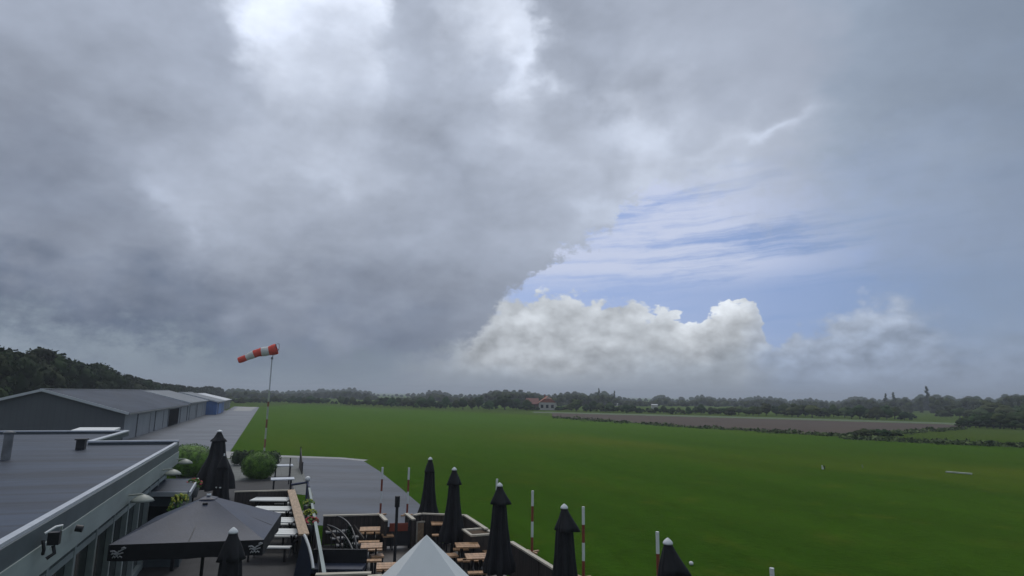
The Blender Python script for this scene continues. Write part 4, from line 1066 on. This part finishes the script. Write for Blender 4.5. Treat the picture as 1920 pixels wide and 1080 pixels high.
for k in range(4): MB().box((.1+.14*k, .55-.36*k, .55-.14*k), (.9, .30, .045)).build('tread', M['pipe'], so)
mb = MB(); mb.beam((-.30, .8, .6), (.25, -.7, .05), .05, .2); mb.beam((.60, .8, .6), (1.05, -.7, .05), .05, .2); mb.build('stringer', M['fence'], so)
# potted dark conifer
p = at(651, 1062); o = thing('potted_conifer', 'dark slim potted conifer by the terrace handrails', 'plant', p)
mb = MB()
for i in range(10): z = .3+i*.09; mb.leaves((0, 0, z), .20*(1-i/12), 90, .04, 0, (1, 1, .8), RNG, .2)
mb.build('foliage', M['leaf_con'], o); MB().lathe([(.15, .30), (.16, .26), (.11, 0)], 14).build('pot', M['black'], o)
# dark lounge bench and timber kerb at the bottom
p = at(630, 1064, .45); o = thing('lounge_bench', 'dark low lounge bench at the path wall near the bottom edge', 'bench', flat(p), 0.05)
MB().box((0, .1, .40), (1.5, .62, .12)).build('seat', M['canopy_g'], o); MB().box((0, .45, .62), (1.5, .10, .40)).build('backrest', M['canopy'], o)
for sx in (-1, 1): MB().box((sx*.65, .1, .17), (.07, .55, .34)).build('leg', M['metal_b'], o)
a, b = at(592, 1076, 1.0), at(696, 1073, 1.0); fence_run(a, b, 'pale timber rail crossing the bottom edge left of the white tent', 1.0, 'woodl', 'fence', railw=.16, group=None)
c = at(700, 1078, 1.0); o = thing('timber_post_box', 'tan timber post box at the right end of the bottom rail', 'box', flat(c), .3)
MB().box((.05, -.1, .46), (.3, .5, .92)).build('box', M['wood'], o); MB().box((.05, -.1, .945), (.34, .54, .04)).build('lid', M['woodl'], o)
# curved white edged windbreak beside the fence beam
p = at(580, 1050); o = thing('windbreak', 'dark windbreak with a curved white edge below the tan fence rail', 'windbreak', flat(p), 0)
def lw(px, py, Y): return tuple(atY(px, py, Y)-p)
c = arc([lw(570, 1003, 16.4), lw(576, 1012, 16.3), lw(585, 1040, 16.0), lw(587, 1066, 15.8)]); mb = MB(); mb.tube(c, .035, 8); mb.build('edge', M['white'], o)
mb = MB(); vs = []; 
for q in c: vs += [(q[0]-.03, q[1], q[2]), (q[0]-.28, q[1]-.05, 0.02)]
mb.add(vs, [(2*i, 2*i+1, 2*i+3, 2*i+2) for i in range(len(c)-1)]); sc_ = mb.build('cloth', M['canopy_g'], o); md = sc_.modifiers.new('thickness', 'SOLIDIFY'); md.thickness = .02

# table and chairs under the open parasol
ctr = Vector((cp.x, cp.y, 0))
o = thing('garden_table', 'dark table in the shade under the open parasol', 'table', ctr+UX*.1-UY*.9, SA)
MB().box((0, 0, .73), (.8, .8, .04)).build('tabletop', M['metal_b'], o)
for sx in (-1, 1):
    for sy in (-1, 1): MB().box((sx*.34, sy*.34, .355), (.05, .05, .70)).build('leg', M['metal_b'], o)
def chair(loc, rz, label):
    o = thing('garden_chair', label, 'chair', loc, rz, 'chairs under the open parasol')
    MB().box((0, 0, .45), (.46, .46, .04)).build('seat', M['pipe'], o)
    mb = MB()
    for i in range(5): mb.box((-.18+.09*i, .22, .70), (.05, .03, .42))
    mb.box((0, .22, .92), (.46, .04, .06)); mb.build('backrest', M['coping'], o)
    for sx in (-1, 1):
        for sy in (-1, 1): MB().box((sx*.2, sy*.2, .215), (.04, .04, .42)).build('leg', M['metal_b'], o)
    return o
for dx, dy, r, lab in ((-.75, -.7, 1.4, 'slatted grey chair on the left under the open parasol'), (.2, -1.7, 3.3, 'slatted grey chair in front of the shaded table'), (.9, -.6, -1.5, 'slatted grey chair on the right under the open parasol')):
    chair(ctr+UX*dx+UY*dy, SA+r, lab)

# ------------------------------------------------------------------ small marks on the grass
p = at(1545, 880); o = thing('grass_marker', 'small white and black marker standing on the airfield grass', 'marker', p); mb = MB()
mb.add([(-.15, 0, 0), (.0, 0, 0), (-.10, 0, .30), (-.15, 0, .30), (-.15, .04, 0), (0, .04, 0), (-.10, .04, .30), (-.15, .04, .30)], [(0, 1, 2, 3), (7, 6, 5, 4), (0, 4, 5, 1), (1, 5, 6, 2), (2, 6, 7, 3), (3, 7, 4, 0)]); mb.build('white_board', M['white'], o)
MB().box((.07, .03, .14), (.05, .04, .27)).build('stake', M['black'], o)
p = at(1618, 878); o = thing('grass_stake', 'faint pale stake on the grass right of the white marker', 'stake', p)
MB().beam((0, 0, 0), (-.06, 0, .28), .035, .03).build('stake', M['polewhite'], o)
a, b = at(1773, 886), at(1823, 890); o = thing('runway_board', 'long white runway edge board lying flat on the grass', 'runway marker', flat((a+b)/2), math.atan2(b.y-a.y, b.x-a.x))
MB().box((0, 0, .06), ((b-a).length, .28, .09), taper=.97).build('board', M['polewhite'], o)
p = at(1296, 1060); tag(MB().ball((0, 0, .06), .07, 0, 10, 8, (1, 1, .9)).build('white_ball', M['white'], None, p), 'small white ball in the grass right of the nearest parasol', 'ball')

# ------------------------------------------------------------------ rain haze (even air round the whole place)
mb = MB(); mb.box((0, 1000, 14.5), (4600, 3400, 32))
hz = mb.build('haze', None or bpy.data.materials.new('rain haze'))
hm = hz.data.materials[0]; hm.use_nodes = True; T = NT(hm.node_tree); T.n.clear()
ho_ = T.n.new('ShaderNodeOutputMaterial'); pv = T.n.new('ShaderNodeVolumePrincipled')
pv.inputs['Color'].default_value = (.80, .86, .95, 1); pv.inputs['Density'].default_value = .0006; pv.inputs['Anisotropy'].default_value = 0.2
T.l.new(pv.outputs[0], ho_.inputs['Volume']); hz['kind'] = 'stuff'
scene.cycles.volume_bounces = 0
